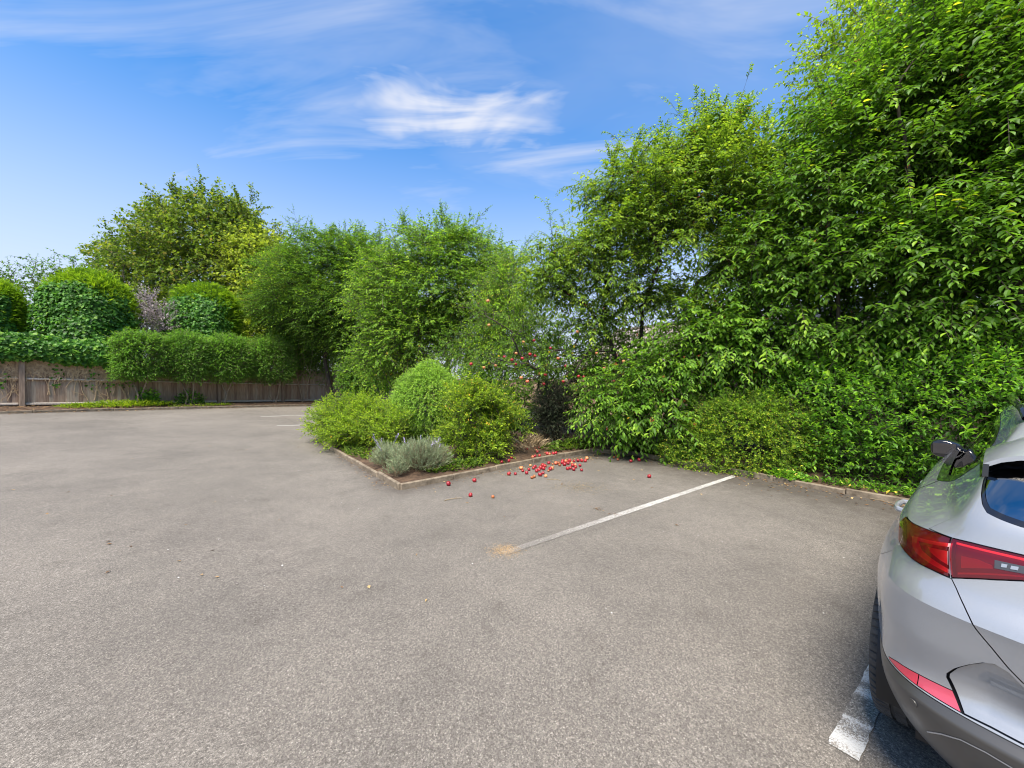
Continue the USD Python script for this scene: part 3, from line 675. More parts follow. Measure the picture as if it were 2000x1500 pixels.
# ------------------------------------------------------------------ trees and bushes
def stem(x0, y0, x1, y1, h, n=5, z0=-.1, bend=0.1, seed=0):
    rng = np.random.default_rng(seed); t = np.linspace(0, 1, n)
    p = np.c_[x0 + (x1 - x0) * t, y0 + (y1 - y0) * t, z0 + (h - z0) * t]
    p[1:-1] += rng.normal(0, bend, (n - 2, 3)) * [1, 1, .3]
    return p
def E(px, py, Y, rx, ry, rz, loc, yaw=0.0):
    """an ellipsoid of a crown, centred where (px, py) lies at depth Y; relative to loc"""
    c = at(px, py, Y) - np.asarray(loc); return (c[0], c[1], c[2], rx, ry, rz, yaw)
YAW = math.atan2(R[1], R[0])                                     # the hedge runs along R

def base(px, Y): x = (px - 1000) / F * Y; return np.array([x, Y, float(gz(x, Y)) + .03])

# --- the big maple behind the fence, and the paler one to its right
b = base(395, 25.0)
plant('maple_tree', 'large round-crowned maple with olive green leaves standing behind the left fence', 'tree', b, 21,
      [E(403, 546, 25, 5.2, 4.4, 4.2, b), E(393, 466, 25, 3.4, 3.0, 2.6, b), E(303, 561, 25, 3.2, 3.0, 2.6, b), E(488, 526, 25.5, 3.2, 3.2, 3.4, b), E(398, 646, 24.5, 4.6, 4.2, 2.6, b),
       E(413, 411, 25, 1.6, 1.5, 1.3, b), E(318, 436, 25, 1.1, 1.2, 1.5, b), E(253, 496, 25, 1.6, 1.6, 1.1, b), E(458, 436, 25, 1.6, 1.5, 1.4, b)],
      10500, dict(L=.80, nl=9, leafL=.17, leafW=.155, kind='fold', droop=.15, pitch=60, flat=.35, hang=.55, jit=.5, tips=.45, stem=.008), 'maple', 'bark',
      stems=[np.array([(0, 0, -.2), (.1, 0, 2.2), (.0, .1, 4.2), (.2, 0, 6.5), (.1, .1, 9)])], n_targets=330, dirmix=(.6, .3, .25), shell=.62, lump=.16, lumpf=1.5, r_tip=.017, outj=.5, clump=.25, gaps=.55, layer=1.6, gapcut=.36, spires=60, spire_len=1.2)
b = base(520, 23.5)
plant('maple_tree', 'pale yellow-green maple showing behind the right shoulder of the large olive one', 'tree', b, 22,
      [E(518, 552, 23.5, 2.0, 1.8, 2.6, b), E(573, 577, 23.5, 2.1, 1.8, 2.2, b), E(603, 602, 23.2, 1.4, 1.4, 1.6, b), E(498, 507, 23.5, 1.5, 1.4, 1.8, b), E(548, 642, 23.5, 2.6, 2.0, 2.6, b)],
      3600, dict(L=.8, nl=9, leafL=.17, leafW=.155, kind='fold', droop=.15, pitch=60, flat=.4, hang=.5, jit=.5, tips=.45, stem=.008), 'yellow', 'bark',
      stems=[np.array([(0, 0, -.2), (.1, 0, 3), (.0, .1, 5.5), (.2, 0, 8)])], n_targets=160, dirmix=(.6, .3, .2), shell=.5, lump=.16, lumpf=1.4, r_tip=.015, clump=.2)
# --- thin tree at the far left
b = base(75, 19.5)
plant('cherry_tree', 'thin open tree of dark leaves with sky showing through, beside the ivy-clad conifer, far left', 'tree', b, 23,
      [E(85, 580, 19.5, 2.2, 1.7, 1.5, b), E(60, 550, 19.5, 1.5, 1.3, 1.2, b), E(140, 535, 19.5, 1.6, 1.3, .9, b), E(25, 550, 19.5, 1.2, .9, 1.0, b), E(60, 620, 19.5, 2.0, 1.5, 1.2, b)],
      620, dict(L=.8, nl=10, leafL=.13, leafW=.07, kind='fold', droop=.2, pitch=55, flat=.5, hang=.6, jit=.4, tips=.15, stem=.007, tmul=.7), 'shrub', 'bark_dark',
      stems=[np.array([(0, 0, -.2), (.1, 0, 2.4), (.3, .1, 4), (.2, 0, 5)])], n_targets=90, dirmix=(.5, .5, .15), shell=.8, lump=.2, r_tip=.012, clump=.5)

# --- clipped golden conifers half clothed in ivy, behind the fence
def conifer(label, px, Y, top, w, seed, rightcut=None, ivy=.6):
    rng = np.random.default_rng(seed)
    b = base(px, Y)
    zt = EYE + (HOR - top) / F * Y
    hz = (zt - b[2] - 1.0) / 2
    w2 = w / 2 - .16; el = [(0, 0, 1.0 + hz - .06, w2, w2 * .86, hz - .10)]
    t = plant('golden_conifer', label, 'conifer', b, seed, el, 9000, dict(L=.30, nl=7, leafL=.16, leafW=.035, kind='diamond', droop=.05, pitch=32, flat=.55, hang=.1, jit=.6, tips=.5, stem=.004), 'gold', 'bark_dark',
              stems=[np.array([(0, 0, -.2), (.05, 0, 1.5), (0, .05, zt - b[2] - 1.2)])], n_targets=70, dirmix=(.7, .0, .6), shell=.22, lump=.05, r_tip=.008, outj=.35, squash=.62, crown='golden_foliage', clump=.05)
    # ivy over the side towards the car park
    p, n = ell_sample(rng, [(0, -.10, .55 + hz, w / 2 * 1.02, w / 2 * .95, hz * 1.0)], 30000, .08, lump=.06, seed=seed + 1, squash=.62)
    view = unit(-b[:2]); right = np.array([-view[1], view[0]]) * -1
    sr = np.array([b[1], -b[0]]) / np.linalg.norm(b[:2]); lat = (p[:, :2] @ sr) / (w / 2)
    face = (n[:, :2] @ view)
    edge_n = meshkit.fbm(p * 1.5, 3, seed) - .5
    keep = (face > .02 + edge_n * .4) & (p[:, 2] + edge_n * 1.2 < (.55 + 2 * hz) * 1.0) & (lat * (1 if ivy > 0 else -1) + edge_n * .7 < abs(ivy))
    p, n = p[keep], n[keep]
    lv, lf, k = leaves(p + n * rng.uniform(.0, .16, (len(p), 1)), unit(-UP * .8 + n * .35 + rng.normal(0, .4, p.shape)), unit(n + rng.normal(0, .35, p.shape) + UP * .35), rng.uniform(.08, .14, len(p)), rng.uniform(.08, .13, len(p)), 'fold')
    obj('ivy', (lv, lf), M['ivy'], t, tint=np.repeat(rng.uniform(0, .95, len(p)), k), kind='stuff')
    return t
conifer('tall clipped conifer column with yellow-gold rim and ivy face, left of the silver shrub', 180, 15.2, 534, 2.45, 31, ivy=.80)
conifer('shorter clipped golden conifer with ivy in front, right of the silver shrub', 405, 18.2, 558, 2.6, 32, ivy=.62)
conifer('clipped conifer cut off by the left edge of the view', -18, 13.6, 548, 1.5, 33, ivy=.5)

# --- silvery purple shrub between the conifers
b = base(293, 16.6)
plant('silver_shrub', 'pale silver-purple shrub between the two clipped conifers, above the hedge', 'shrub', b, 41,
      [E(293, 632, 16.6, .95, .8, 1.0, b), E(288, 600, 16.6, .5, .5, .7, b), E(320, 625, 16.6, .5, .5, .6, b)],
      420, dict(L=.5, nl=12, leafL=.085, leafW=.04, kind='diamond', droop=.05, pitch=45, flat=.3, hang=.1, jit=.6, tips=.4, stem=.004), 'silver', 'bark',
      stems=[np.array([(0, 0, -.1), (.05, 0, 1.6), (0, 0, 2.6)])], n_targets=50, dirmix=(.6, 0, .7), shell=.8, lump=.2, r_tip=.006)

# --- ivy along the top of the fence
def fence_pt(s, h, off=0.0):
    q = FENCE0 + FD * s + FN * off
    return np.array([q[0], q[1], float(gz(*q)) + h])
rng = np.random.default_rng(51)
n = 5200
s = rng.uniform(-2.0, 3.4, n); bulge = .22 + .25 * meshkit.fbm(np.c_[s * 1.2, s * 0, s * 0], 3, 4)
low_edge = 1.80 - .28 * meshkit.fbm(np.c_[s * 1.7, s * 0 + 4, s * 0], 3, 7) - .30 * np.clip((s - 1.9) / 1.0, 0, 1)
hh = low_edge + (2.55 - low_edge) * rng.uniform(0, 1, n) ** .9 + .25 * (meshkit.fbm(np.c_[s * 1.3, s * 0 + 9, s * 0], 3, 5) - .5)
off = np.where(hh < 2.35, bulge * np.sqrt(np.clip(1 - ((hh - 2.1) / .55) ** 2, .05, 1)), bulge * rng.uniform(-1, 1, n)) + rng.uniform(-.12, .05, n)
P = np.array([fence_pt(a, h, o) for a, h, o in zip(s, hh, off)])
orig = fence_pt(0, 0)
t = thing('ivy', 'green ivy spilling over the top of the wooden fence at the far left', 'ivy', orig)
lv, lf, k = leaves(P - orig, unit(-UP * .8 + np.r_[FN, 0] * .4 + rng.normal(0, .45, P.shape)), unit(np.r_[FN, .55] + rng.normal(0, .4, P.shape)), rng.uniform(.09, .15, n), rng.uniform(.09, .15, n), 'fold')
obj('foliage', (lv, lf), M['ivy'], t, tint=np.repeat(rng.uniform(0, 1, n), k), kind='stuff')
# bare tan stems clinging to the boards
p0, p1, r0, r1 = [], [], [], []
def creep(s, h, ang, r, gen, L):
    for _ in range(int(L / .07)):
        ang += rng.normal(0, .17) + (.10 if gen == 0 else .06) * (math.pi / 2 - ang)
        s2, h2 = s + .07 * math.cos(ang), h + .07 * math.sin(ang)
        if h2 < .22 or h2 > 1.95: break
        o = .035 + .01 * gen + rng.uniform(0, .012) + (.045 if abs(h2 - 1.03) < .05 else 0)
        p0.append(fence_pt(s, h, o)); p1.append(fence_pt(s2, h2, o)); r0.append(r); r1.append(r * .96); r *= .97
        s, h = s2, h2
        if gen < 3 and rng.uniform() < (.36 if h > .85 else .17): creep(s, h, ang + rng.choice([-1, 1]) * rng.uniform(.5, 1.2), r * .62, gen + 1, L * rng.uniform(.25, .6))
for s0 in np.r_[rng.uniform(-2.0, 3.4, 165), -.75, -.6, -1.4, 1.1, 1.5, 2.2, 2.8, 3.1, .9, 1.9]:
    creep(s0, rng.choice([.3, .5, .75, .95, 1.0, 1.05, 1.1, 1.15]), math.pi / 2 + rng.normal(0, .35), rng.uniform(.008, .017), 0, rng.uniform(.9, 1.6))
mb = MB(); mb.add(*frusta(np.array(p0) - orig, np.array(p1) - orig, np.array(r0), np.array(r1), 5))
obj('stems', mb.get(), M['ivy_stem'], t, kind='stuff')
n = 170; s = rng.uniform(-2.0, 3.3, n); cl = rng.choice([-1.05, -.35, .1, 1.3, 2.1, 2.6, 3.1], n); s = cl + rng.normal(0, .10, n)
P = np.array([fence_pt(a, h, .09) for a, h in zip(s, rng.choice([1.55, 1.25, 1.0, .85, 1.65], n) + rng.normal(0, .09, n))])
lv, lf, k = leaves(P - orig, unit(-UP + rng.normal(0, .5, P.shape)), unit(np.r_[FN, .4] + rng.normal(0, .4, P.shape)), rng.uniform(.06, .11, n), rng.uniform(.06, .11, n), 'fold')
obj('leaf_tufts', (lv, lf), M['ivy'], t, tint=np.repeat(rng.uniform(0, 1, n), k), kind='stuff')

# --- the clipped hedge row on bare stems in front of the fence
def fence_s(px, off):
    """how far along the fence the picture column px falls, at a distance off before the fence"""
    k = (px - 1000) / F; q = FENCE0 + FN * off
    return (k * q[1] - q[0]) / (FD[0] - k * FD[1])
FYAW = math.atan2(FD[1], FD[0])
row = [(272, 654, 776, .62, .50, 'first clipped hedge bush of the row on bare stems by the fence, nearest the left'),
       (366, 654, 0, .62, .52, 'second clipped hedge bush of the row by the fence, on a thick leaning stem'),
       (446, 658, 0, .70, .52, 'third clipped hedge bush of the row by the fence, on two upright stems'),
       (532, 662, 0, .86, .52, 'fourth clipped hedge bush of the row by the fence, on forked pale stems')]
for i, (px, top, _, hw, hd, label) in enumerate(row):
    s = fence_s(px, .62); q = fence_pt(s, .08, .62); Y = q[1]
    zt = EYE + (HOR - top) / F * Y - q[2]
    zb = 1.08
    el = [(0, 0, (zt + zb) / 2, hw * 1.12, hd, (zt - zb) / 2, FYAW)]
    rg = np.random.default_rng(60 + i)
    st = [np.array([(rg.normal(0, .08), rg.normal(0, .08), -.1), (rg.normal(0, .1), rg.normal(0, .1), .4), (dx + rg.normal(0, .06), rg.normal(0, .08), 1.0), (dx * 1.4, 0, 1.5)]) for dx in ((-.25, .25) if i != 1 else (-.2, .05, .3))]
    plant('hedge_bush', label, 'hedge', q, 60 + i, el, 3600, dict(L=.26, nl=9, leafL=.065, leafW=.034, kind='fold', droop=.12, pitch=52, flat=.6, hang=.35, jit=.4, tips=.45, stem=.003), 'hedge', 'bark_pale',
          stems=st, n_targets=70, dirmix=(.7, .2, .25), shell=.35, lump=.12, lumpf=1.6, r_tip=.0055, squash=.66, outj=.4, group='clipped hedge row in front of the fence')
for i, (px, top, label) in enumerate([(592, 672, 'open twiggy hedge bush on two forked stems, right end of the hedge row'), (636, 690, 'slim half-bare bush on one upright stem, in the dark fence corner')]):
    s = fence_s(px, .6); q = fence_pt(s, .08, .6); zt = EYE + (HOR - top) / F * q[1] - q[2]
    rg = np.random.default_rng(70 + i)
    st = [np.array([(0, 0, -.1), (dx * .4, rg.normal(0, .05), .6), (dx, rg.normal(0, .08), 1.4), (dx * 1.5, 0, zt - .2)]) for dx in ((-.3, .35) if i == 0 else (.02,))]
    plant('hedge_bush', label, 'hedge', q, 70 + i, [(0, 0, zt * .72, .8 - .3 * i, .5, zt * .36, FYAW)], 520 - 150 * i, dict(L=.28, nl=9, leafL=.065, leafW=.034, kind='fold', droop=.12, pitch=52, flat=.6, hang=.35, jit=.4, tips=.35, stem=.003), 'hedge', 'bark_pale',
          stems=st, n_targets=80, dirmix=(.7, .2, .25), shell=.9, lump=.2, r_tip=.006, clump=.4)

# --- ground plants in the fence bed
def tuft(name, label, cat, loc, spread, n, L, W, leafmat, seed, up=.8, yaw=0.0, kind='fold', lift=.12, arch=.3, flower=None):
    rng = np.random.default_rng(seed); t = thing(name, label, cat, loc)
    r = np.sqrt(rng.uniform(0, 1, n)); a = rng.uniform(0, 2 * math.pi, n)
    x, y = r * np.cos(a) * spread[0], r * np.sin(a) * spread[1]
    c, s = math.cos(yaw), math.sin(yaw)
    P = np.c_[x * c - y * s, x * s + y * c, rng.uniform(0, 1, n) * lift * (1 - .6 * r ** 2)]
    D = unit(np.c_[np.cos(a + rng.normal(0, .9, n)), np.sin(a + rng.normal(0, .9, n)), up * rng.uniform(.2, 1.6, n)])
    lv, lf, k = leaves(P, D, unit(UP + rng.normal(0, .4, (n, 3))), L * rng.uniform(.5, 1.2, n), W * rng.uniform(.6, 1.2, n), kind)
    obj('leaves', (lv, lf), M[leafmat], t, tint=np.repeat(rng.uniform(0, 1, n), k), kind='stuff')
    return t
s = fence_s(235, .75); tuft('ground_plant', 'lime green low spreading plant on the earth under the first hedge bush', 'plant', fence_pt(s, .06, .75), (1.55, .38), 1500, .20, .035, 'lime', 81, yaw=FYAW, lift=.22)
s = fence_s(288, .5); tuft('ground_plant', 'small dark green bush of broad leaves under the gap after the first hedge bush', 'plant', fence_pt(s, .06, .5), (.36, .25), 420, .16, .08, 'hedge', 82, yaw=FYAW, lift=.75)
s = fence_s(372, .55); tuft('ground_plant', 'dark leafy growth round the foot of the second hedge bush', 'plant', fence_pt(s, .06, .55), (.5, .25), 420, .14, .07, 'hedge', 83, yaw=FYAW, lift=.7)
s = fence_s(392, 1.0); tuft('ground_plant', 'thin yellowish weeds on the earth before the second and third hedge bushes', 'plant', fence_pt(s, .05, .95), (1.2, .25), 330, .16, .03, 'lime', 84, yaw=FYAW, lift=.08)

# --- the dark spreading tree in the far corner
b = np.array([*(ur(5.2, -20.6)), 0]); b[2] = gz(*b[:2])
Yb = b[1]
plant('spreading_tree', 'dark spreading tree with layered boughs shading the far fence corner', 'tree', b, 91,
      [E(640, 560, Yb, 3.7, 2.6, 2.0, b), E(575, 590, Yb + .3, 2.0, 1.8, 1.4, b), E(705, 530, Yb, 2.4, 2.2, 1.6, b), E(650, 500, Yb, 2.0, 1.7, 1.0, b), E(540, 610, Yb + .8, 1.3, 1.3, .8, b), E(720, 620, Yb, 2.5, 2.3, 2.4, b),
       E(690, 478, Yb, 1.0, .8, .35, b), E(590, 510, Yb, 1.1, .9, .4, b), E(630, 630, Yb, 1.9, 1.8, .8, b), E(690, 600, Yb - .8, 2.6, 2.0, 1.8, b), E(740, 660, Yb - .8, 1.9, 1.7, 1.5, b), E(670, 650, Yb, 1.7, 1.6, .9, b)],
      13500, dict(L=.75, nl=11, leafL=.13, leafW=.062, kind='fold', droop=.16, pitch=55, flat=.85, hang=.3, jit=.3, tips=.5, stem=.006), 'shrub', 'bark_dark',
      stems=[np.array([(0, 0, -.2), (.1, 0, 1.4), (.0, .1, 2.4), (.3, 0, 3.4)]), np.array([(-.5, .2, -.2), (-.8, 0, 1.2), (-1.1, .1, 2.6)]), np.array([(.6, .2, -.2), (.9, 0, 1.5), (1.2, .1, 3.0)])], n_targets=260,
      dirmix=(.5, .9, .08), shell=.6, lump=.16, lumpf=1.6, r_tip=.010, clump=.15, zmin=2.0, gaps=.6, layer=2.4, gapcut=.32, spires=50, spire_len=.9)
# --- dark undergrowth in the corner
for i, (px, py, Y, rx, rz, label) in enumerate([(705, 735, 17.4, .9, 1.1, 'dark ivy-green bush low in the corner right of the concrete post'), (765, 715, 16.0, 1.2, 1.0, 'bright leafy bush low behind the clipped dome'),
                                               (560, 690, 20.5, 1.6, 1.3, 'shaded bush behind the end of the hedge row')]):
    b = base(px, Y)
    plant('shade_bush', label, 'shrub', b, 95 + i, [E(px, py, Y, rx, .8, rz, b)], 900, dict(L=.4, nl=9, leafL=.12, leafW=.06, kind='fold', droop=.2, pitch=55, flat=.6, hang=.4, jit=.4, tips=.3, tmul=.8 if i != 1 else 1.1, stem=.004), 'shrub' if i != 1 else 'lower', 'bark_dark',
          stems=[np.array([(0, 0, -.1), (.1, 0, .7), (0, .1, 1.2)])], n_targets=50, shell=.7, lump=.2, r_tip=.006)

for i, (px, py, Y, rx, rz, label) in enumerate([(655, 675, 25.5, 2.4, 2.2, 'dark bush beyond the fence corner, under the spreading tree'), (745, 670, 24.5, 2.6, 2.0, 'dark bush beyond the fence, behind the bright tree'), (580, 665, 24.0, 2.4, 1.8, 'dark bush beyond the fence, behind the hedge row end')]):
    b = base(px, Y)
    plant('far_bush', label, 'shrub', b, 195 + i, [E(px, py, Y, rx, 1.3, rz, b)], 1500, dict(L=.6, nl=10, leafL=.16, leafW=.08, kind='fold', droop=.2, pitch=55, flat=.6, hang=.4, jit=.4, tips=.3, tmul=.7, stem=.006), 'shrub', 'bark_dark',
          stems=[np.array([(0, 0, -.1), (.1, 0, 1.2), (0, .1, 2.2)])], n_targets=50, shell=.8, lump=.2, r_tip=.01)

# --- bright shrubby tree behind the island
b = np.array([*(ur(7.6, -12.2)), 0]); b[2] = gz(*b[:2]); Yb = b[1]
plant('bushy_tree', 'bright green twiggy tree with upright stems behind the planted island', 'tree', b, 101,
      [E(850, 560, Yb, 2.4, 2.0, 2.0, b), E(790, 590, Yb, 2.0, 1.7, 1.5, b), E(910, 560, Yb, 1.8, 1.7, 1.8, b), E(870, 490, Yb, 1.4, 1.3, .9, b), E(800, 660, Yb - .5, 1.7, 1.4, 1.2, b), E(920, 640, Yb, 1.6, 1.4, 1.4, b),
       E(760, 530, Yb, 1.0, .9, .5, b), E(845, 455, Yb, .5, .5, .4, b), E(880, 470, Yb, .6, .5, .5, b), E(955, 530, Yb, .9, .8, .9, b), E(750, 700, Yb - .5, .9, 1, .8, b)],
      10500, dict(L=.60, nl=11, leafL=.105, leafW=.052, kind='fold', droop=.22, pitch=55, flat=.8, hang=.3, jit=.35, tips=.5, stem=.005), 'shrub2', 'bark',
      stems=[stem(-.3, 0, -1.2, 0, 3.6, seed=1), stem(0, .2, -.2, 0, 4.4, seed=2), stem(.4, 0, .8, .2, 4.2, seed=3), stem(.7, .2, 1.3, 0, 3.2, seed=4), stem(.25, -.2, .45, -.2, 3.8, seed=5), stem(.95, -.2, 1.05, -.2, 3.4, seed=6)], n_targets=270,
      dirmix=(.7, .5, .25), shell=.62, lump=.17, lumpf=1.6, r_tip=.0075, clump=.15, longtail=.9, gaps=.8, layer=2.2, gapcut=.38, spires=60, spire_len=.9)
b = np.array([*(ur(8.6, -8.6)), 0]); b[2] = gz(*b[:2]); Yb = b[1]
plant('bushy_tree', 'loose sparse tangle of twigs and leaves linking the bright tree to the berried one', 'tree', b, 102,
      [E(985, 600, Yb, 1.1, 1.0, 1.1, b), E(1020, 640, Yb, 1.3, 1.0, 1.0, b), E(975, 680, Yb, 1.2, 1.0, .9, b), E(1000, 540, Yb, .6, .6, .7, b)],
      2200, dict(L=.55, nl=10, leafL=.085, leafW=.042, kind='fold', droop=.2, pitch=55, flat=.7, hang=.35, jit=.4, tips=.45, stem=.004), 'shrub2', 'bark',
      stems=[stem(-.3, 0, -.6, 0, 2.4, seed=11), stem(.1, 0, .1, 0, 3.0, seed=12), stem(.3, .1, .6, 0, 2.6, seed=13)], n_targets=120, dirmix=(.7, .3, .35), shell=.85, lump=.2, r_tip=.006, clump=.3, longtail=.6, spires=25, spire_len=.8)

# --- tall cotoneasters along the head of the bays
CO = dict(kind='oval', droop=.30, pitch=52, flat=.88, hang=.34, jit=.30, tips=.45, stem=.004)
b = np.array([*(ur(8.25, -5.6)), .05])
Yb = b[1]
plant('cotoneaster', 'open berried cotoneaster with arching branches against the sky, behind the fallen apples', 'shrub', b, 111,
      [E(1210, 480, 9.4, 1.4, 1.1, .9, b), E(1300, 430, 9.2, 1.7, 1.3, 1.4, b), E(1390, 385, 9.0, 1.5, 1.2, 1.3, b), E(1260, 560, 9.2, 1.3, 1.1, .7, b), E(1310, 620, 9.0, 1.0, .8, .5, b), E(1420, 570, 8.7, 1.2, 1.0, 1.1, b), E(1180, 620, 9.4, .9, .7, .45, b), E(1360, 520, 9.0, 1.8, 1.2, 1.2, b), E(1110, 480, 9.6, .9, .6, .45, b), E(1065, 560, 9.7, .7, .6, .5, b), E(1070, 520, 9.7, .6, .5, .35, b),
       E(1110, 560, 9.6, .8, .7, .5, b), E(1400, 305, 9.0, .9, .8, .7, b), E(1330, 325, 9.2, .7, .6, .6, b), E(1205, 385, 9.4, .7, .6, .7, b), E(1460, 430, 8.8, 1.2, 1.1, 1.5, b), E(1435, 262, 9.0, .45, .4, .5, b), E(1150, 410, 9.5, .45, .4, .2, b)],
      8600, dict(L=.62, nl=11, leafL=.108, leafW=.046, **CO), 'coto_mid', 'bark_dark',
      stems=[np.array([(-.55, 0, -.1), (-.45, 0, .8), (-.25, 0, 1.7), (.05, -.05, 2.5), (.1, 0, 3.2)]), np.array([(.1, 0, -.1), (-.05, .1, .9), (-.5, 0, 2.0), (-.9, 0, 3.1)]), np.array([(.5, -.1, -.1), (.7, -.2, 1.1), (1.1, -.3, 2.4), (1.3, -.3, 3.9)]), np.array([(.9, -.2, -.1), (1.2, -.3, 1.2), (1.9, -.5, 2.6)])],
      n_targets=330, dirmix=(.6, .45, .30), shell=.85, lump=.2, lumpf=1.8, r_tip=.0058, berries=330, clump=.30, longtail=.8, gaps=.8, layer=2.0, gapcut=.45, spires=110, spire_len=1.0)
plant('cotoneaster', 'low arching cotoneaster boughs with large leaves between the apple tree and the box bush', 'shrub', np.array([*(ur(7.9, -5.2)), .05]), 112,
      [E(px, py, Y, rx, .7, rz, np.array([*(ur(7.9, -5.2)), .05]), YAW) for px, py, Y, rx, rz in
       [(1210, 755, 8.6, 1.0, .55), (1290, 740, 8.2, 1.0, .55), (1370, 690, 7.9, 1.1, .7), (1200, 800, 8.4, .9, .6), (1280, 810, 8.1, .9, .6), (1450, 660, 7.7, 1.1, .8), (1380, 640, 8.2, .9, .5), (1520, 620, 7.7, .9, .8)]],
      2400, dict(L=.55, nl=10, leafL=.118, leafW=.055, **CO), 'coto', 'bark_dark',
      stems=[stem(-.3, .1, -.7, 0, 1.6, seed=21), stem(0, 0, .2, 0, 2.2, seed=22), stem(.4, -.2, .9, -.4, 2.2, seed=23), stem(.8, -.4, 1.5, -.9, 2.3, seed=24)], n_targets=170, dirmix=(.75, .45, -.05), shell=.75, lump=.2, lumpf=1.8, r_tip=.005, berries=120, leaf_parts=300, clump=.15)
b = np.array([*(ur(8.6, -1.6)), .05])
plant('cotoneaster', 'towering dense cotoneaster with broad drooping leaves, filling the right side above the car', 'shrub', b, 113,
      [E(px, py, Y, rx, ry, rz, b, YAW) for px, py, Y, rx, ry, rz in
       [(1570, 620, 7.4, 1.3, .9, 1.3), (1700, 560, 6.6, 1.5, 1.0, 1.5), (1850, 560, 6.0, 1.5, 1.0, 1.5), (2000, 560, 5.4, 1.6, 1.0, 1.6), (1600, 420, 7.5, 1.4, 1.0, 1.3), (1730, 380, 6.8, 1.5, 1.1, 1.4), (1880, 360, 6.2, 1.6, 1.1, 1.5), (2050, 380, 5.6, 1.6, 1.1, 1.6),
        (1660, 270, 7.4, 1.2, .9, 1.0), (1800, 220, 6.8, 1.4, 1.1, 1.2), (1950, 180, 6.2, 1.6, 1.1, 1.4), (1850, 90, 6.9, 1.3, 1.0, 1.2), (2080, 150, 5.8, 1.5, 1.1, 1.8), (1480, 520, 7.9, .9, .8, 1.0), (2200, 560, 5.0, 1.6, 1.0, 2.0), (2250, 300, 5.2, 1.6, 1.1, 2.0)]],
      17000, dict(L=.60, nl=11, leafL=.112, leafW=.050, **CO), 'coto', 'bark_dark',
      stems=[stem(-.9, .5, -1.2, .8, 4.2, n=6, seed=31), stem(-.2, .2, -.3, .2, 5.2, n=6, seed=32), stem(.5, -.3, .6, -.2, 5.6, n=6, seed=33), stem(1.2, -1.0, 1.3, -1.3, 4.8, n=6, seed=34), stem(.1, -.1, 1.0, -.8, 4.0, n=6, seed=35)],
      n_targets=420, dirmix=(.75, .50, -.02), shell=.62, lump=.2, lumpf=1.7, r_tip=.0052, berries=160, leaf_parts=300, clump=.1, longtail=.5, gaps=.75, layer=2.6, gapcut=.37, spires=60, spire_len=1.0)
b = np.array([*(ur(7.9, -.9)), .05])
plant('cotoneaster', 'lower hedge skirt of fresh upright leaves trimmed above the kerb, beside the silver car', 'shrub', b, 114,
      [E(px, py, Y, rx, ry, rz, b, YAW) for px, py, Y, rx, ry, rz in
       [(1600, 820, 6.5, .9, .55, .8), (1700, 830, 6.0, .9, .6, .85), (1810, 830, 5.5, .9, .6, .85), (1930, 830, 5.05, .9, .6, .85), (2070, 820, 4.6, .9, .6, .9), (2230, 800, 4.3, .9, .6, .9), (1640, 900, 6.2, .7, .5, .45), (1740, 910, 5.7, .7, .5, .45), (1640, 740, 6.6, .9, .6, .5), (1780, 740, 6.0, 1.0, .6, .5), (1930, 740, 5.3, 1.0, .6, .5)]],
      3600, dict(L=.36, nl=10, leafL=.078, leafW=.034, kind='oval', droop=.10, pitch=55, flat=.55, hang=.05, jit=.45, tips=.40, stem=.003), 'lower', 'bark_dark',
      stems=[stem(x, y, x * 1.1, y * 1.1, 1.2, n=4, seed=40 + i) for i, (x, y) in enumerate([(-1.5, 1.5), (-.9, .9), (-.3, .3), (.3, -.4), (.9, -1.1), (1.4, -1.8)])],
      n_targets=200, dirmix=(.7, .1, .45), shell=.5, lump=.12, lumpf=1.6, r_tip=.0045, leaf_parts=300)
# --- yellow-green tree behind them
b = base(1800, 10.5)
plant('oak_tree', 'yellow-green tree rising behind the tall cotoneaster in the upper right', 'tree', b, 115,
      [E(px, py, 10.5, rx, 1.8, rz, b) for px, py, rx, rz in [(1700, 130, 1.7, 1.6), (1850, 60, 2.4, 2.2), (1560, 330, 1.4, 1.5), (1650, 400, 2.0, 1.6), (1800, 260, 2.4, 2.2), (2000, 200, 2.6, 2.6), (1760, 20, 1.6, 1.5), (1530, 470, 1.2, 1.2), (1850, 480, 2.4, 1.6), (2100, 450, 2.4, 2.0)]],
      6500, dict(L=.65, nl=10, leafL=.13, leafW=.08, kind='fold', droop=.15, pitch=58, flat=.45, hang=.35, jit=.5, tips=.4, stem=.006), 'oak', 'bark',
      stems=[np.array([(0, 0, -.2), (.1, 0, 3), (0, .2, 6), (.2, .1, 9)]), np.array([(-.8, 0, -.2), (-1.2, 0, 3), (-2, .2, 6)])], n_targets=200, dirmix=(.6, .4, .2), shell=.6, lump=.18, r_tip=.011, clump=.15, gaps=.6, gapcut=.34)
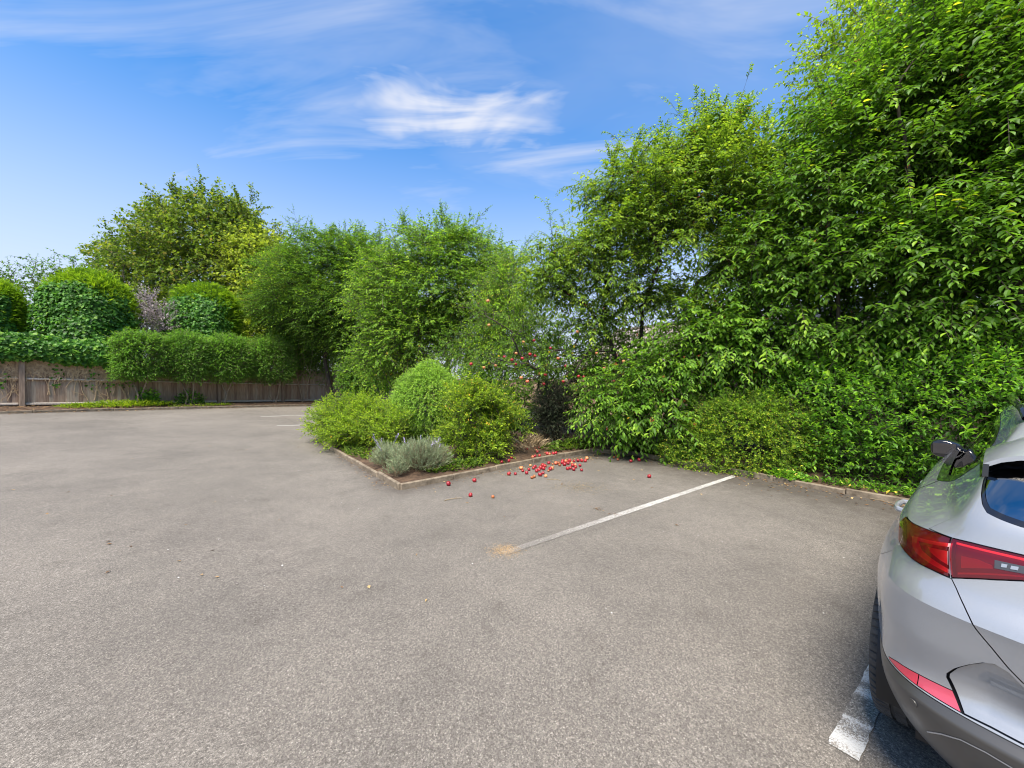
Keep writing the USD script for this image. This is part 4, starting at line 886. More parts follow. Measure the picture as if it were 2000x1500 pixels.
# --- small-leaved box bush against the kerb
b = np.array([*(ur(7.75, -3.1)), .05]); Yb = b[1]
plant('box_bush', 'dense small-leaved clipped bush with yellowish tips, bulging over the kerb end of the bay line', 'shrub', b, 121,
      [E(1440, 865, 7.05, .90, .58, .85, b, YAW), E(1500, 860, 6.8, .70, .54, .85, b, YAW), E(1370, 890, 7.3, .70, .5, .55, b, YAW), E(1430, 825, 7.1, .8, .5, .5, b, YAW)],
      9000, dict(L=.19, nl=11, leafL=.030, leafW=.019, kind='diamond', droop=.15, pitch=58, flat=.5, hang=.1, jit=.5, tips=.45, stem=.0014), 'box', 'bark_dark',
      stems=[stem(-.5, .4, -.6, .5, .7, n=4, seed=51), stem(0, 0, 0, 0, .8, n=4, seed=52), stem(.4, -.4, .5, -.5, .8, n=4, seed=53)], n_targets=150, dirmix=(.8, .35, .0), shell=.34, lump=.2, lumpf=2.6, r_tip=.003, longtail=.8, gaps=2.2, gapcut=.36)

# --- apple tree with red fruit
b = np.array([1.0, 9.45, .09])
AP = dict(kind='oval', droop=.18, pitch=58, flat=.35, hang=.3, jit=.5, tips=.4, stem=.004)
apple_tree = plant('apple_tree', 'small gnarled apple tree hung with red apples, behind the planted island', 'tree', b, 131,
      [E(px, py, 9.3, rx, .8, rz, b) for px, py, rx, rz in [(960, 715, .75, .35), (1010, 690, .8, .5), (1080, 690, .8, .55), (1150, 670, .8, .6), (1210, 690, .7, .6), (1050, 740, .7, .4), (1130, 740, .7, .5), (1000, 640, .35, .4), (955, 610, .2, .3), (1190, 760, .6, .5)]],
      680, dict(L=.38, nl=10, leafL=.075, leafW=.042, **AP), 'apple_leaf', 'bark_dark',
      stems=[np.array([(0, 0, -.1), (.02, 0, .7), (-.03, 0, 1.35), (-.22, 0, 1.75), (-.5, -.05, 2.15), (-.85, -.05, 2.4)]), np.array([(-.03, 0, 1.35), (-.2, .02, 1.9), (-.28, 0, 2.5)]), np.array([(0, 0, 1.2), (.35, .05, 1.7), (.9, .1, 2.2)]), np.array([(-.22, 0, 1.75), (-.6, -.1, 1.9), (-1.2, -.1, 2.0)])],
      n_targets=120, dirmix=(.5, .3, .25), shell=.9, lump=.2, r_tip=.0062, clump=.25, longtail=.5)
b = np.array([1.05, 9.3, .09])
plant('dark_bush', 'dark brownish dying conifer-like bush clothing the foot of the apple tree', 'shrub', b, 132,
      [E(1082, 785, 9.2, .42, .38, .36, b), E(1080, 820, 9.2, .30, .3, .36, b)],
      2300, dict(L=.22, nl=10, leafL=.05, leafW=.013, kind='diamond', droop=.05, pitch=40, flat=.2, hang=.1, jit=.6, tips=.3, stem=.002), 'dark', 'bark_dark',
      stems=[np.array([(0, 0, -.1), (.02, .0, .6), (0, 0, 1.2)]), np.array([(.06, .03, -.1), (.12, .0, .5), (.2, 0, .9)])], n_targets=90, dirmix=(.7, .1, .3), shell=.7, lump=.2, r_tip=.0045)

# --- bushes on the island
def ib(u, r): q = ur(u, r); return np.array([*q, float(gz(*q)) + .08])
SP = dict(kind='diamond', droop=.12, pitch=55, flat=.3, hang=.15, jit=.6, tips=.65, stem=.0016)
b = ib(2.75, -9.05)
plant('spiraea_bush', 'broad yellow-green loose bush filling the left end of the planted island', 'shrub', b, 141,
      [(.45, -.35, .46, .75, .60, .48), (-.45, .30, .58, .85, .65, .58), (-1.15, .75, .42, .55, .5, .50), (.9, -.65, .34, .50, .45, .38), (-.1, -.25, .36, .8, .5, .40), (-.1, .15, .52, .7, .6, .50)],
      6500, dict(L=.22, nl=10, leafL=.044, leafW=.028, **SP), 'spiraea', 'bark', stems=[stem(x, y, x * 1.5, y * 1.5, .6, n=4, seed=60 + i, bend=.04) for i, (x, y) in enumerate([(0, 0), (.4, -.2), (-.4, .3), (-.9, .6), (.6, -.3)])],
      n_targets=260, dirmix=(.6, .1, .5), shell=.6, lump=.24, lumpf=2.4, r_tip=.0022, outj=.5, longtail=.8, zmin=.05, gaps=2.2, gapcut=.44)
b = ib(3.95, -6.45)
plant('spiraea_bush', 'tall yellow-green bush with bare twiggy side, right of the clipped dome on the island', 'shrub', b, 142,
      [(-.05, .1, .95, .62, .60, .58), (.35, .05, .80, .60, .55, .62), (.0, -.2, .55, .6, .45, .55), (.6, .2, .6, .45, .45, .5), (.05, .2, 1.2, .42, .4, .35), (.25, -.35, .22, .35, .25, .25)],
      5600, dict(L=.22, nl=10, leafL=.042, leafW=.027, **SP), 'spiraea', 'bark_dark', stems=[stem(x, y, x * 2.2, y * 2.2, .9, n=5, seed=70 + i, bend=.05) for i, (x, y) in enumerate([(0, 0), (.2, -.1), (-.15, .1), (.3, .1), (.1, -.25), (-.1, -.2)])],
      n_targets=280, dirmix=(.6, .1, .45), shell=.65, lump=.26, lumpf=2.4, r_tip=.0028, outj=.5, longtail=.8, zmin=.05, gaps=2.0, gapcut=.44)
b = ib(4.1, -8.6)
plant('clipped_dome', 'neatly clipped pale green dome bush with wispy top, centre of the island', 'shrub', b, 143,
      [(0, 0, .93, .82, .78, .90), (.0, .0, 1.72, .26, .24, .24)], 10000, dict(L=.17, nl=11, leafL=.034, leafW=.019, kind='diamond', droop=.2, pitch=50, flat=.7, hang=.2, jit=.4, tips=.6, stem=.0014), 'dome', 'bark',
      stems=[stem(0, 0, 0, 0, .7, n=4, seed=80), stem(.1, 0, .3, 0, .7, n=4, seed=81), stem(-.1, .1, -.3, .1, .7, n=4, seed=82)], n_targets=160, dirmix=(.7, .35, .15), shell=.28, lump=.06, lumpf=2.2, r_tip=.003, zmin=.05)
b = ib(4.15, -8.65) + [0, 0, 1.3]
# lavenders: domes of narrow grey-green leaves, one with flower stalks
def lavender(label, loc, r, h, n, seed, flowers=0, fl_len=.35):
    rng = np.random.default_rng(seed)
    t = thing('lavender', label, 'lavender', loc)
    a = rng.uniform(0, 2 * math.pi, n); el = np.arccos(rng.uniform(0.0, 1, n) ** .8)
    D = np.c_[np.sin(el) * np.cos(a), np.sin(el) * np.sin(a), np.cos(el) + .15]
    P = np.c_[D[:, 0] * r * .72, D[:, 1] * r * .72, D[:, 2] * h * .62] * rng.uniform(.5, 1.0, (n, 1)) * (1 + .35 * (meshkit.fbm(unit(D) * 2.4 + seed, 3, seed)[:, None] - .5))
    (v, f, tint, lp), st = shoots(rng, P, D + rng.normal(0, .22, D.shape) + UP * .5, .15 * rng.uniform(.6, 1.2, n), 10, .05, .0068, kind='diamond', droop=.0, pitch=28, flat=.1, hang=0, jit=.8, tips=.4, stem=.0018)
    obj('foliage', (v, f), M['lavender'], t, tint=tint, kind='stuff')
    obj('stems', frusta(np.vstack([st[0], np.zeros((n, 3)) + rng.normal(0, .03, (n, 3))]), np.vstack([st[1], P]), np.r_[st[2], np.full(n, .003)], np.r_[st[3], np.full(n, .002)], 3), M['dry'], t, kind='stuff')
    for i in range(flowers):
        a = rng.uniform(0, 2 * math.pi); d = unit(np.array([math.cos(a) * .45, math.sin(a) * .45, 1.0])); p = np.array([math.cos(a) * r * .5, math.sin(a) * r * .5, h * .7]) * rng.uniform(.6, 1.05)
        q = p + d * fl_len * rng.uniform(.6, 1.15) + rng.normal(0, .02, 3)
        m = MB(); m.add(*tube([p, (p + q) / 2 + rng.normal(0, .008, 3), q], .0016, 4), .3)
        k = 14; c = q + d * np.linspace(-.045, .03, k)[:, None] + rng.normal(0, .004, (k, 3))
        lv, lf, kk = leaves(c, unit(d + rng.normal(0, .7, (k, 3))), rng.normal(0, 1, (k, 3)), .022, .012, 'diamond'); m.add(lv, lf, np.repeat(rng.uniform(0, 1, k), kk))
        m.build('flower_spike', M['purple'], t)
    return t
lavender('large grey-green lavender mound at the near corner of the planted island', ib(2.80, -6.22), .66, .60, 1150, 151, 9, .22)
lavender('smaller pale lavender clump left of the large one at the island corner', ib(2.46, -6.75), .38, .38, 420, 152, 2, .18)
lavender('low lavender tuft close to the front edging below the large mound', ib(2.32, -6.05), .20, .20, 130, 153)
lavender('upright lavender tuft left of the lavender mound, against the yellow-green bush', ib(2.50, -7.10), .26, .42, 220, 154, 7, .32)
lavender('lavender in purple flower sticking up behind the left yellow-green bush', ib(3.7, -10.1), .55, .72, 330, 155, 46, .42)
b = ib(2.45, -10.15)
plant('small_shrub', 'small bright green bush at the left tip of the planted island', 'shrub', b, 156, [(0, 0, .30, .40, .36, .33)], 1100, dict(L=.2, nl=9, leafL=.055, leafW=.036, kind='fold', droop=.12, pitch=55, flat=.3, hang=.15, jit=.5, tips=.5, stem=.002), 'spiraea', 'bark', stems=[stem(0, 0, .05, 0, .3, n=3, seed=1)], n_targets=40, shell=.7, lump=.2, r_tip=.003)
b = ib(4.5, -7.6)
plant('laurel_bush', 'dark glossy low shrub between the clipped dome and the apple boughs', 'shrub', b, 157, [(.25, .5, .85, .8, .55, .7), (.9, .9, .75, .9, .5, .65), (-.2, 1.1, 1.0, .8, .5, .7)], 1200, dict(L=.35, nl=9, leafL=.095, leafW=.045, **{**AP, 'tips': .25}), 'shrub', 'bark_dark', stems=[stem(0, .2, .2, .4, .7, n=3, seed=2), stem(.6, .5, .9, .8, .6, n=3, seed=3)], n_targets=60, shell=.7, lump=.2, r_tip=.004)
# --- green backdrop growth between the apple tree and the boundary
for i, (px, py, Y, rx, rz, n, lm, label) in enumerate([(1090, 690, 11.3, 1.6, .85, 950, 'shrub2', 'yellowish green bush behind the apple tree'), (1240, 680, 10.6, 1.4, .8, 800, 'apple_leaf', 'leafy bush in front of the tiled roof'),
                                                      (930, 700, 12.0, 1.5, .9, 900, 'shrub', 'dark bush behind the tall bush on the island'), (1420, 720, 9.2, 1.5, .8, 700, 'shrub', 'shaded bush behind the box bush'), (1560, 720, 8.6, 1.5, .9, 700, 'shrub', 'dark shaded bush under the towering cotoneaster')]):
    b = base(px, Y)
    plant('back_bush', label, 'shrub', b, 160 + i, [E(px, py, Y, rx, .8, rz, b), E(px + 30, py + 60, Y - .3, rx * .9, .7, rz, b)], n, dict(L=.45, nl=10, leafL=.09, leafW=.048, kind='fold', droop=.18, pitch=55, flat=.5, hang=.35, jit=.45, tips=.4, stem=.004), lm, 'bark_dark',
          stems=[stem(-.4, 0, -.6, 0, 1.3, n=4, seed=90 + i), stem(.4, 0, .6, 0, 1.2, n=4, seed=95 + i)], n_targets=80, shell=.8, lump=.2, r_tip=.005, clump=.15)
# ------------------------------------------------------------------ the silver car
# its skin is one smooth surface S(t, z): t runs round the left half in plan from the middle of the tail (0) to the middle of the nose (11), z is height
CAR_U, CAR_R = 1.81, .517                                        # tail's middle in bay coordinates
ST = [
 (0.22, [(.16,0),(.16,.33),(.19,.50),(.25,.61),(.36,.69),(.50,.75),(.82,.82),(2.2,.82),(3.5,.82),(4.15,.72),(4.35,.4),(4.40,0)]),
 (0.33, [(.07,0),(.075,.35),(.105,.54),(.165,.665),(.28,.76),(.45,.82),(.82,.875),(2.2,.87),(3.5,.88),(4.15,.8),(4.40,.45),(4.45,0)]),
 (0.485,[(.02,0),(.026,.35),(.06,.57),(.125,.715),(.245,.805),(.43,.848),(.82,.895),(2.2,.885),(3.5,.895),(4.13,.82),(4.41,.5),(4.46,0)]),
 (0.518,[(.045,0),(.052,.35),(.082,.565),(.142,.71),(.255,.80),(.43,.847),(.82,.898),(2.2,.885),(3.5,.898),(4.13,.82),(4.41,.5),(4.46,0)]),
 (0.58, [(.065,0),(.072,.35),(.102,.563),(.156,.705),(.265,.797),(.432,.848),(.82,.90),(2.2,.88),(3.5,.90),(4.12,.82),(4.4,.5),(4.45,0)]),
 (0.72, [(.035,0),(.042,.35),(.076,.571),(.136,.72),(.252,.806),(.43,.851),(.82,.90),(2.2,.90),(3.5,.90),(4.1,.82),(4.38,.5),(4.43,0)]),
 (0.82, [(.008,0),(.019,.35),(.060,.575),(.128,.718),(.25,.80),(.43,.84),(.82,.89),(2.2,.897),(3.5,.89),(4.02,.805),(4.31,.5),(4.39,0)]),
 (0.842,[(.0,0),(.012,.35),(.055,.575),(.125,.715),(.25,.795),(.43,.835),(.82,.885),(2.2,.895),(3.5,.885),(4.0,.80),(4.3,.5),(4.38,0)]),
 (0.862,[(.010,0),(.022,.35),(.064,.574),(.132,.710),(.256,.788),(.432,.829),(.82,.88),(2.2,.89),(3.49,.88),(3.97,.79),(4.26,.49),(4.34,0)]),
 (0.93, [(.055,0),(.065,.35),(.10,.57),(.165,.69),(.28,.76),(.44,.805),(.82,.852),(2.2,.862),(3.45,.83),(3.85,.76),(4.1,.45),(4.2,0)]),
 (1.03, [(.085,0),(.095,.35),(.125,.565),(.185,.67),(.295,.735),(.45,.772),(.86,.805),(2.05,.825),(3.1,.79),(3.4,.74),(3.6,.42),(3.68,0)]),
 (1.075,[(.10,0),(.11,.35),(.14,.56),(.20,.65),(.31,.70),(.48,.722),(.90,.748),(2.0,.782),(2.8,.775),(3.08,.66),(3.24,.4),(3.30,0)]),
 (1.13, [(.115,0),(.125,.34),(.155,.545),(.215,.62),(.33,.642),(.52,.66),(.95,.684),(1.9,.708),(2.62,.71),(2.92,.62),(3.06,.38),(3.12,0)]),
 (1.20, [(.17,0),(.178,.33),(.21,.53),(.265,.59),(.39,.606),(.58,.62),(1.0,.643),(1.8,.668),(2.45,.668),(2.76,.58),(2.88,.36),(2.93,0)]),
 (1.30, [(.34,0),(.35,.31),(.375,.50),(.43,.555),(.54,.564),(.70,.573),(1.05,.590),(1.7,.612),(2.2,.615),(2.5,.54),(2.62,.34),(2.67,0)]),
 (1.41, [(.58,0),(.59,.29),(.61,.45),(.66,.50),(.76,.508),(.88,.517),(1.15,.534),(1.65,.552),(2.0,.548),(2.2,.50),(2.33,.3),(2.4,0)]),
 (1.465,[(.78,0),(.785,.25),(.80,.39),(.84,.445),(.91,.475),(1.02,.495),(1.25,.51),(1.6,.52),(1.85,.505),(2.02,.44),(2.12,.28),(2.18,0)]),
 (1.498,[(1.0,0),(1.005,.17),(1.03,.27),(1.06,.31),(1.12,.33),(1.2,.345),(1.35,.35),(1.55,.35),(1.7,.34),(1.8,.29),(1.87,.18),(1.9,0)]),
 (1.508,[(1.2,0),(1.205,.02),(1.21,.03),(1.22,.035),(1.25,.04),(1.3,.04),(1.4,.04),(1.5,.04),(1.6,.04),(1.65,.035),(1.68,.02),(1.69,0)]),
]
ZS = np.array([s[0] for s in ST]); CT = np.array([s[1] for s in ST])          # (nz, 12, 2)
BRK = [0, int(np.argmin(abs(ZS - .485))), int(np.argmin(abs(ZS - .518))), int(np.argmin(abs(ZS - .842))), len(ZS) - 1]    # sharp creases run along these heights
_seg = [PchipInterpolator(ZS[a:b + 1], CT[a:b + 1], axis=0) for a, b in zip(BRK[:-1], BRK[1:])]
def _zt(z):
    k = np.clip(np.searchsorted(ZS[BRK[1:-1]], z, 'left'), 0, len(_seg) - 1); out = np.zeros((len(z), 12, 2))
    for i in range(len(_seg)):
        m = k == i
        if m.any(): out[m] = _seg[i](z[m])
    return out
from scipy.interpolate import CubicSpline
def S(t, z):
    t = np.atleast_1d(np.asarray(t, float)); z = np.atleast_1d(np.asarray(z, float))
    t, z = np.broadcast_arrays(t, z); sh = t.shape; t, z = t.ravel(), z.ravel()
    uz, inv = np.unique(np.round(z, 7), return_inverse=True)
    out = np.zeros((len(t), 3))
    ctl = _zt(np.clip(uz, ZS[0], ZS[-1]))                         # (k, 12, 2)
    ext = np.concatenate([ctl[:, 1:2] * [1, -1], ctl, ctl[:, -2:-1] * [1, -1]], 1)
    sp = PchipInterpolator(np.arange(-1, 13), ext, axis=1)
    # evaluate per interval to stay vectorised
    tt = np.clip(t, 0, 11)
    i = np.clip(np.floor(tt).astype(int) + 1, 0, 12)
    c = sp.c                                                      # (4, 13, k, 2)
    x = (tt - (i - 1))[:, None]
    cc = c[:, i, inv]
    ab = ((cc[0] * x + cc[1]) * x + cc[2]) * x + cc[3]
    out[:, :2] = ab; out[:, 2] = z
    return out.reshape(sh + (3,))
def Sn(t, z):
    e = 1e-3
    dt = S(np.clip(np.asarray(t) + e, 0, 11), z) - S(np.clip(np.asarray(t) - e, 0, 11), z)
    z = np.asarray(z, float)
    dz = S(t, np.minimum(z + 1.2e-3, ZS[-1])) - S(t, np.maximum(z - 1.2e-3, ZS[0]))
    return unit(np.cross(dz, dt))
def car_world(p, side=1):
    """car coordinates (a forward, b left, z) to the world"""
    p = np.asarray(p, float)
    xy = (CAR_U + p[..., 0:1]) * U + (CAR_R - p[..., 1:2]) * R
    return np.concatenate([xy, p[..., 2:3]], -1)
M['car_paint'] = mat('car_paint', {'p': ('principled_bsdf', {'base_color': (.305, .312, .32), 'metallic': .30, 'roughness': .38, 'coat_weight': 1.0, 'coat_roughness': .02, 'coat_ior': 1.85}),
                                   'g': ('geometry', {}), 'n': ('white_noise_texture', {}), 'v': ('voronoi_texture', {'scale': 1400.0}), 's': ('separate_color', {'color_type': 'rgb'}), 'mr': ('map_range', {'range_type': 'linear', 'from_min': 0, 'from_max': 1, 'to_min': .88, 'to_max': 1.1}),
                                   'm': ('mix', {'mix_type': 'multiply', 'fac': 1.0, 'color1': (.305, .312, .32)}), 'd': ('noise_texture', {'scale': 14.0, 'detail': 6.0, 'roughness': .7}), 'rd': ('rgb_ramp', {'ramp': [(.35, (.03, .03, .03)), (.7, (.008, .008, .008))]})},
                     [('g.position', 'v.vector'), ('v.color', 's.color'), ('s.r', 'mr.value'), ('mr.result', 'm.color2'), ('m.color', 'p.base_color'), ('g.position', 'd.vector'), ('d.fac', 'rd.fac'), ('rd.color', 'p.coat_roughness')])
M['car_satin'] = mat('car_satin', {'p': ('principled_bsdf', {'base_color': (.075, .072, .068), 'metallic': .45, 'roughness': .42, 'coat_weight': .25, 'coat_roughness': .25})}, [])
M['car_black'] = mat('car_black', {'p': ('principled_bsdf', {'base_color': (.012, .012, .013), 'roughness': .5, 'specular_ior_level': .4})}, [])
M['car_gloss_black'] = mat('car_gloss_black', {'p': ('principled_bsdf', {'base_color': (.010, .010, .012), 'roughness': .12, 'coat_weight': .6})}, [])
M['car_glass'] = mat('car_glass', {'f': ('fresnel', {'IOR': 1.7}), 't': ('transparent_bsdf', {'color': (.16, .18, .17)}), 'g': ('glossy_bsdf', {'color': (1, 1, 1), 'roughness': .015}), 'mr': ('map_range', {'range_type': 'linear', 'from_min': 0, 'from_max': 1, 'to_min': .26, 'to_max': 1.0}), 'm': ('mix_closure', {})},
                     [('f.fac', 'mr.value'), ('mr.result', 'm.fac'), ('t.BSDF', 'm.closure1'), ('g.BSDF', 'm.closure2')], 'm.closure')
M['lens_red'] = mat('lens_red', {'df': ('principled_bsdf', {'base_color': (.42, .008, .02), 'roughness': .3}), 'm0': ('mix_closure', {'fac': .15}), 'f': ('fresnel', {'IOR': 1.5}), 't': ('transparent_bsdf', {'color': (.92, .05, .065)}), 'g': ('glossy_bsdf', {'color': (1, 1, 1), 'roughness': .02}), 'm': ('mix_closure', {})},
                    [('f.fac', 'm.fac'), ('t.BSDF', 'm0.closure1'), ('df.BSDF', 'm0.closure2'), ('m0.closure', 'm.closure1'), ('g.BSDF', 'm.closure2')], 'm.closure')
M['lamp_house'] = mat('lamp_house', {'p': ('principled_bsdf', {'base_color': (.24, .06, .06), 'roughness': .35, 'metallic': .0})}, [])
M['lamp_bright'] = mat('lamp_bright', {'g': ('geometry', {}), 'v': ('wave_texture', {'wave_type': 'bands', 'bands_direction': 'z', 'scale': 120.0}), 'r': ('rgb_ramp', {'ramp': [(0.2, (.95, .5, .5)), (.8, (1, .8, .8))]}), 'p': ('principled_bsdf', {'roughness': .3})}, [('g.position', 'v.vector'), ('v.fac', 'r.fac'), ('r.color', 'p.base_color')])
M['lamp_clear'] = mat('lamp_clear', {'p': ('principled_bsdf', {'base_color': (.42, .42, .42), 'roughness': .2, 'metallic': .6})}, [])
M['lamp_dark'] = mat('lamp_dark', {'p': ('principled_bsdf', {'base_color': (.05, .05, .055), 'roughness': .25})}, [])
M['reflector_red'] = mat('reflector_red', {'p': ('principled_bsdf', {'base_color': (.52, .03, .06), 'roughness': .25, 'coat_weight': 1.0})}, [])
M['reflector_pink'] = mat('reflector_pink', {'p': ('principled_bsdf', {'base_color': (.50, .06, .10), 'roughness': .35, 'coat_weight': 1.0})}, [])
M['rubber'] = noisy('rubber', (.034, .033, .032), (.070, .066, .062), 24, .75)
M['alloy'] = mat('alloy', {'p': ('principled_bsdf', {'base_color': (.30, .29, .28), 'metallic': .9, 'roughness': .3})}, [])
M['car_mirror'] = mat('car_mirror', {'p': ('principled_bsdf', {'base_color': (.16, .16, .17), 'metallic': 1.0, 'roughness': .03})}, [])

car = thing('parked_car', 'silver-grey car parked nose to the hedge, its left rear corner and tail lamp showing', 'car', (*ur(CAR_U + 2.2, CAR_R), 0))
CAR0 = np.array([*ur(CAR_U + 2.2, CAR_R), 0])
TSC = lambda t: t                                                # the skin's own coordinates
def zt_grid(poly, ct=.08, cz=.0125):
    """triangles of a polygon in (t, z)"""
    s = np.array([1, ct / cz])
    p2 = shapely.affinity.scale(poly, 1, ct / cz, origin=(0, 0))
    V, Fc = clip_grid(p2, ct)
    return V / s, Fc
def skin(polys, name, matl, off=0.0, parent=None, sides=(1,), gap=0.0, ct=.08, **kw):
    """part of the car's skin over polygons in (t, z), raised by off along the normal, on one or both sides"""
    P = polys if isinstance(polys, shapely.Geometry) else Polygon(polys)
    P = P.buffer(0)
    if gap: P = shapely.affinity.scale(shapely.affinity.scale(P, .15, 1, origin=(0, 0)).buffer(-gap), 1 / .15, 1, origin=(0, 0))
    vs, fs, ns, n = [], [], [], 0
    CR = .842                                                    # the shoulder crease stays crisp: the two sides of it are meshed apart
    cut = [(P.intersection(sbox(-1, 0, 12, CR)), 0, CR - .0016), (P.intersection(sbox(-1, CR, 12, 3)), CR + .0016, 9)] if P.bounds[1] < CR < P.bounds[3] else [(P, 0, 9)]
    for g, zlo, zhi in [(g, a, b) for q_, a, b in cut for g in getattr(q_, 'geoms', [q_]) if g.geom_type == 'Polygon' and g.area > 1e-7]:
        V, Fc = zt_grid(g, ct)
        p, nn = S(V[:, 0], V[:, 1]), Sn(V[:, 0], np.clip(V[:, 1], zlo, zhi))
        if callable(off):
            D = lambda t, z: S(t, z) + Sn(t, z) * off(t, z)[:, None]
            e = 2e-3; t_, z_ = V[:, 0], V[:, 1]
            n2 = unit(np.cross(D(t_, z_ + e) - D(t_, z_ - e), D(t_ + e, z_) - D(t_ - e, z_))); p = D(t_, z_); nn = np.where((n2 * nn).sum(1, keepdims=True) < 0, -n2, n2)
        for sd in sides:
            q = p + nn * (0 if callable(off) else off); m = np.array([1, sd, 1.0])
            w = car_world(q * m) - CAR0
            nw = nn * m; nw = np.c_[nw[:, :1] * U - nw[:, 1:2] * R, nw[:, 2:]]
            f = Fc if sd == 1 else Fc[:, ::-1]
            fn = np.cross(w[f[:, 1]] - w[f[:, 0]], w[f[:, 2]] - w[f[:, 0]])
            flip = (fn * nw[f[:, 0]]).sum(1) < 0
            f = np.where(flip[:, None], f[:, ::-1], f)
            vs.append(w); fs.append(f + n); ns.append(nw); n += len(w)
    return obj(name, (np.vstack(vs), np.vstack(fs)), matl, parent or car, normals=np.vstack(ns), **kw)
def cpt(a, b, z): return car_world(np.array([a, b, z], float)) - CAR0
def cmesh(m, name, matl, parent=None, smooth=30):
    """a mesh given in car coordinates"""
    v = np.array(m.vertices); m2 = trimesh.Trimesh(car_world(v) - CAR0, np.array(m.faces)[:, ::-1], process=False)
    return obj(name, m2, matl, parent or car, smooth=smooth)
TT = np.linspace(0, 11, 2201)
def t_of_a(a, z):
    av = S(TT, np.full(len(TT), z))[:, 0]; return float(np.interp(a, av, TT))
def az_poly(pts): return Polygon([(t_of_a(a, z), z) for a, z in pts])
def arch_poly(ac, r, n=40): return az_poly([(ac + r * math.cos(x), np.clip(.34 + r * math.sin(x), .221, 1.4)) for x in np.linspace(0, 2 * math.pi, n, endpoint=False)])
ARCH_R, ARCH_F = arch_poly(.82, .385), arch_poly(3.5, .385)
ARCHES = ARCH_R.union(ARCH_F)
LIGHT_O = [(5.185, 1.03), (5.345, .99), (4.76, .95), (4.155, .945), (3.6, .942), (2.955, .944), (2.495, .944), (2.73, 1.065), (3.175, 1.063), (3.625, 1.057), (4.26, 1.046)]
LIGHT_I = [(2.70, 1.066), (2.27, 1.071), (1.85, 1.073), (1.59, 1.074), (.8, 1.076), (0, 1.076), (0, 1.03), (.8, 1.025), (1.58, 1.002), (1.82, .984), (2.15, .964), (2.455, .945)]
GAP_LOW = [(2.46, .942), (2.35, .920), (2.19, .882), (2.11, .860), (2.01, .829), (1.85, .789), (1.70, .745), (1.58, .717), (1.3, .68), (.9, .665), (0, .665)]
GAP_UP = [(3.60, 1.061), (3.47, 1.095), (3.37, 1.125), (3.39, 1.149), (3.48, 1.189), (3.70, 1.241), (3.86, 1.282)]
WINDOW = [(3.0, 1.255), (2.71, 1.216), (2.46, 1.188), (2.25, 1.170), (1.92, 1.160), (1.67, 1.152), (.8, 1.145), (0, 1.145), (0, 1.33), (1.5, 1.325), (2.4, 1.31), (2.95, 1.29)]
INSERT = [(2.47, .624), (2.335, .657), (2.13, .696), (1.955, .726), (1.825, .738), (1.70, .730), (1.58, .702), (1.45, .685), (1.40, .60), (1.45, .53), (1.605, .528), (1.9, .529), (2.24, .526), (2.405, .579), (2.485, .61)]
REFL = [(3.99, .531), (3.635, .547), (3.04, .563), (2.4, .575), (2.25, .5265), (2.485, .5265), (3.01, .5265), (3.57, .5265), (3.95, .5265)]
SEAM_Q = [(5.62, .80), (5.48, .822), (4.89, .90), (4.76, .948)]
WIN_SIDE = [(6.3, 1.105), (5.9, 1.16), (5.45, 1.24), (5.08, 1.282), (5.25, 1.325), (5.9, 1.366), (6.5, 1.39), (7.3, 1.405), (8.15, 1.395), (8.55, 1.36), (8.72, 1.25), (8.82, 1.15), (8.86, 1.105)]
SCREEN = [(9.12, 1.14), (9.02, 1.22), (8.95, 1.36), (9.2, 1.405), (9.9, 1.43), (11, 1.435), (11, 1.14), (10, 1.135)]
Po = lambda l: Polygon(l).buffer(0)
full = sbox(0, .22, 11, 1.508)
lights = Po(LIGHT_O).union(Po(LIGHT_I))
tailgate = Polygon(GAP_LOW[::-1] + [(2.73, 1.066), (3.175, 1.064), (3.60, 1.061)] + GAP_UP[1:] + [(3.3, 1.30), (2.4, 1.318), (1.5, 1.33), (0, 1.335)]).buffer(0).difference(lights).difference(Po(WINDOW))
bumper = Polygon([(0, .52), (0, .665)] + GAP_LOW[::-1][1:] + [(2.955, .944), (3.6, .942), (4.155, .945), (4.76, .948)] + SEAM_Q[::-1][1:] + [(6.1, .70), (6.1, .52)]).buffer(0).difference(ARCHES).difference(Po(INSERT)).difference(Po(REFL)).difference(lights)
cladding = sbox(0, .22, 6.2, .519).difference(ARCHES)
sill = sbox(6.2, .22, 7.9, .40).difference(ARCHES)
front_low = sbox(7.9, .22, 11, .44).difference(ARCHES)
door_rear = az_poly([(1.28, .41), (1.30, .62), (1.42, .72), (1.18, .86), (1.10, 1.0), (1.12, 1.095), (2.02, 1.098), (2.06, .80), (2.04, .41)])
door_front = az_poly([(2.06, .41), (2.08, .80), (2.04, 1.098), (2.88, 1.098), (3.00, .95), (3.02, .70), (2.98, .41)])
side = full.difference(tailgate).difference(bumper).difference(cladding).difference(sill).difference(front_low).difference(ARCHES).difference(lights).difference(Po(WINDOW)).difference(Po(WIN_SIDE)).difference(Po(SCREEN)).difference(door_rear).difference(door_front).difference(Po(INSERT)).difference(Po(REFL))
side = side.difference(Polygon([(0, .5), (2.3, .5), (2.3, .7), (1.3, .69), (0, .67)])).difference(sbox(0, 1.1, 2.9, 1.345))
HEADL = Po([(8.6, .80), (9.9, .74), (9.9, .79), (9.2, .85), (8.5, .88)])
side = side.difference(HEADL)
inner = full.difference(ARCHES)
B2 = (1, -1)
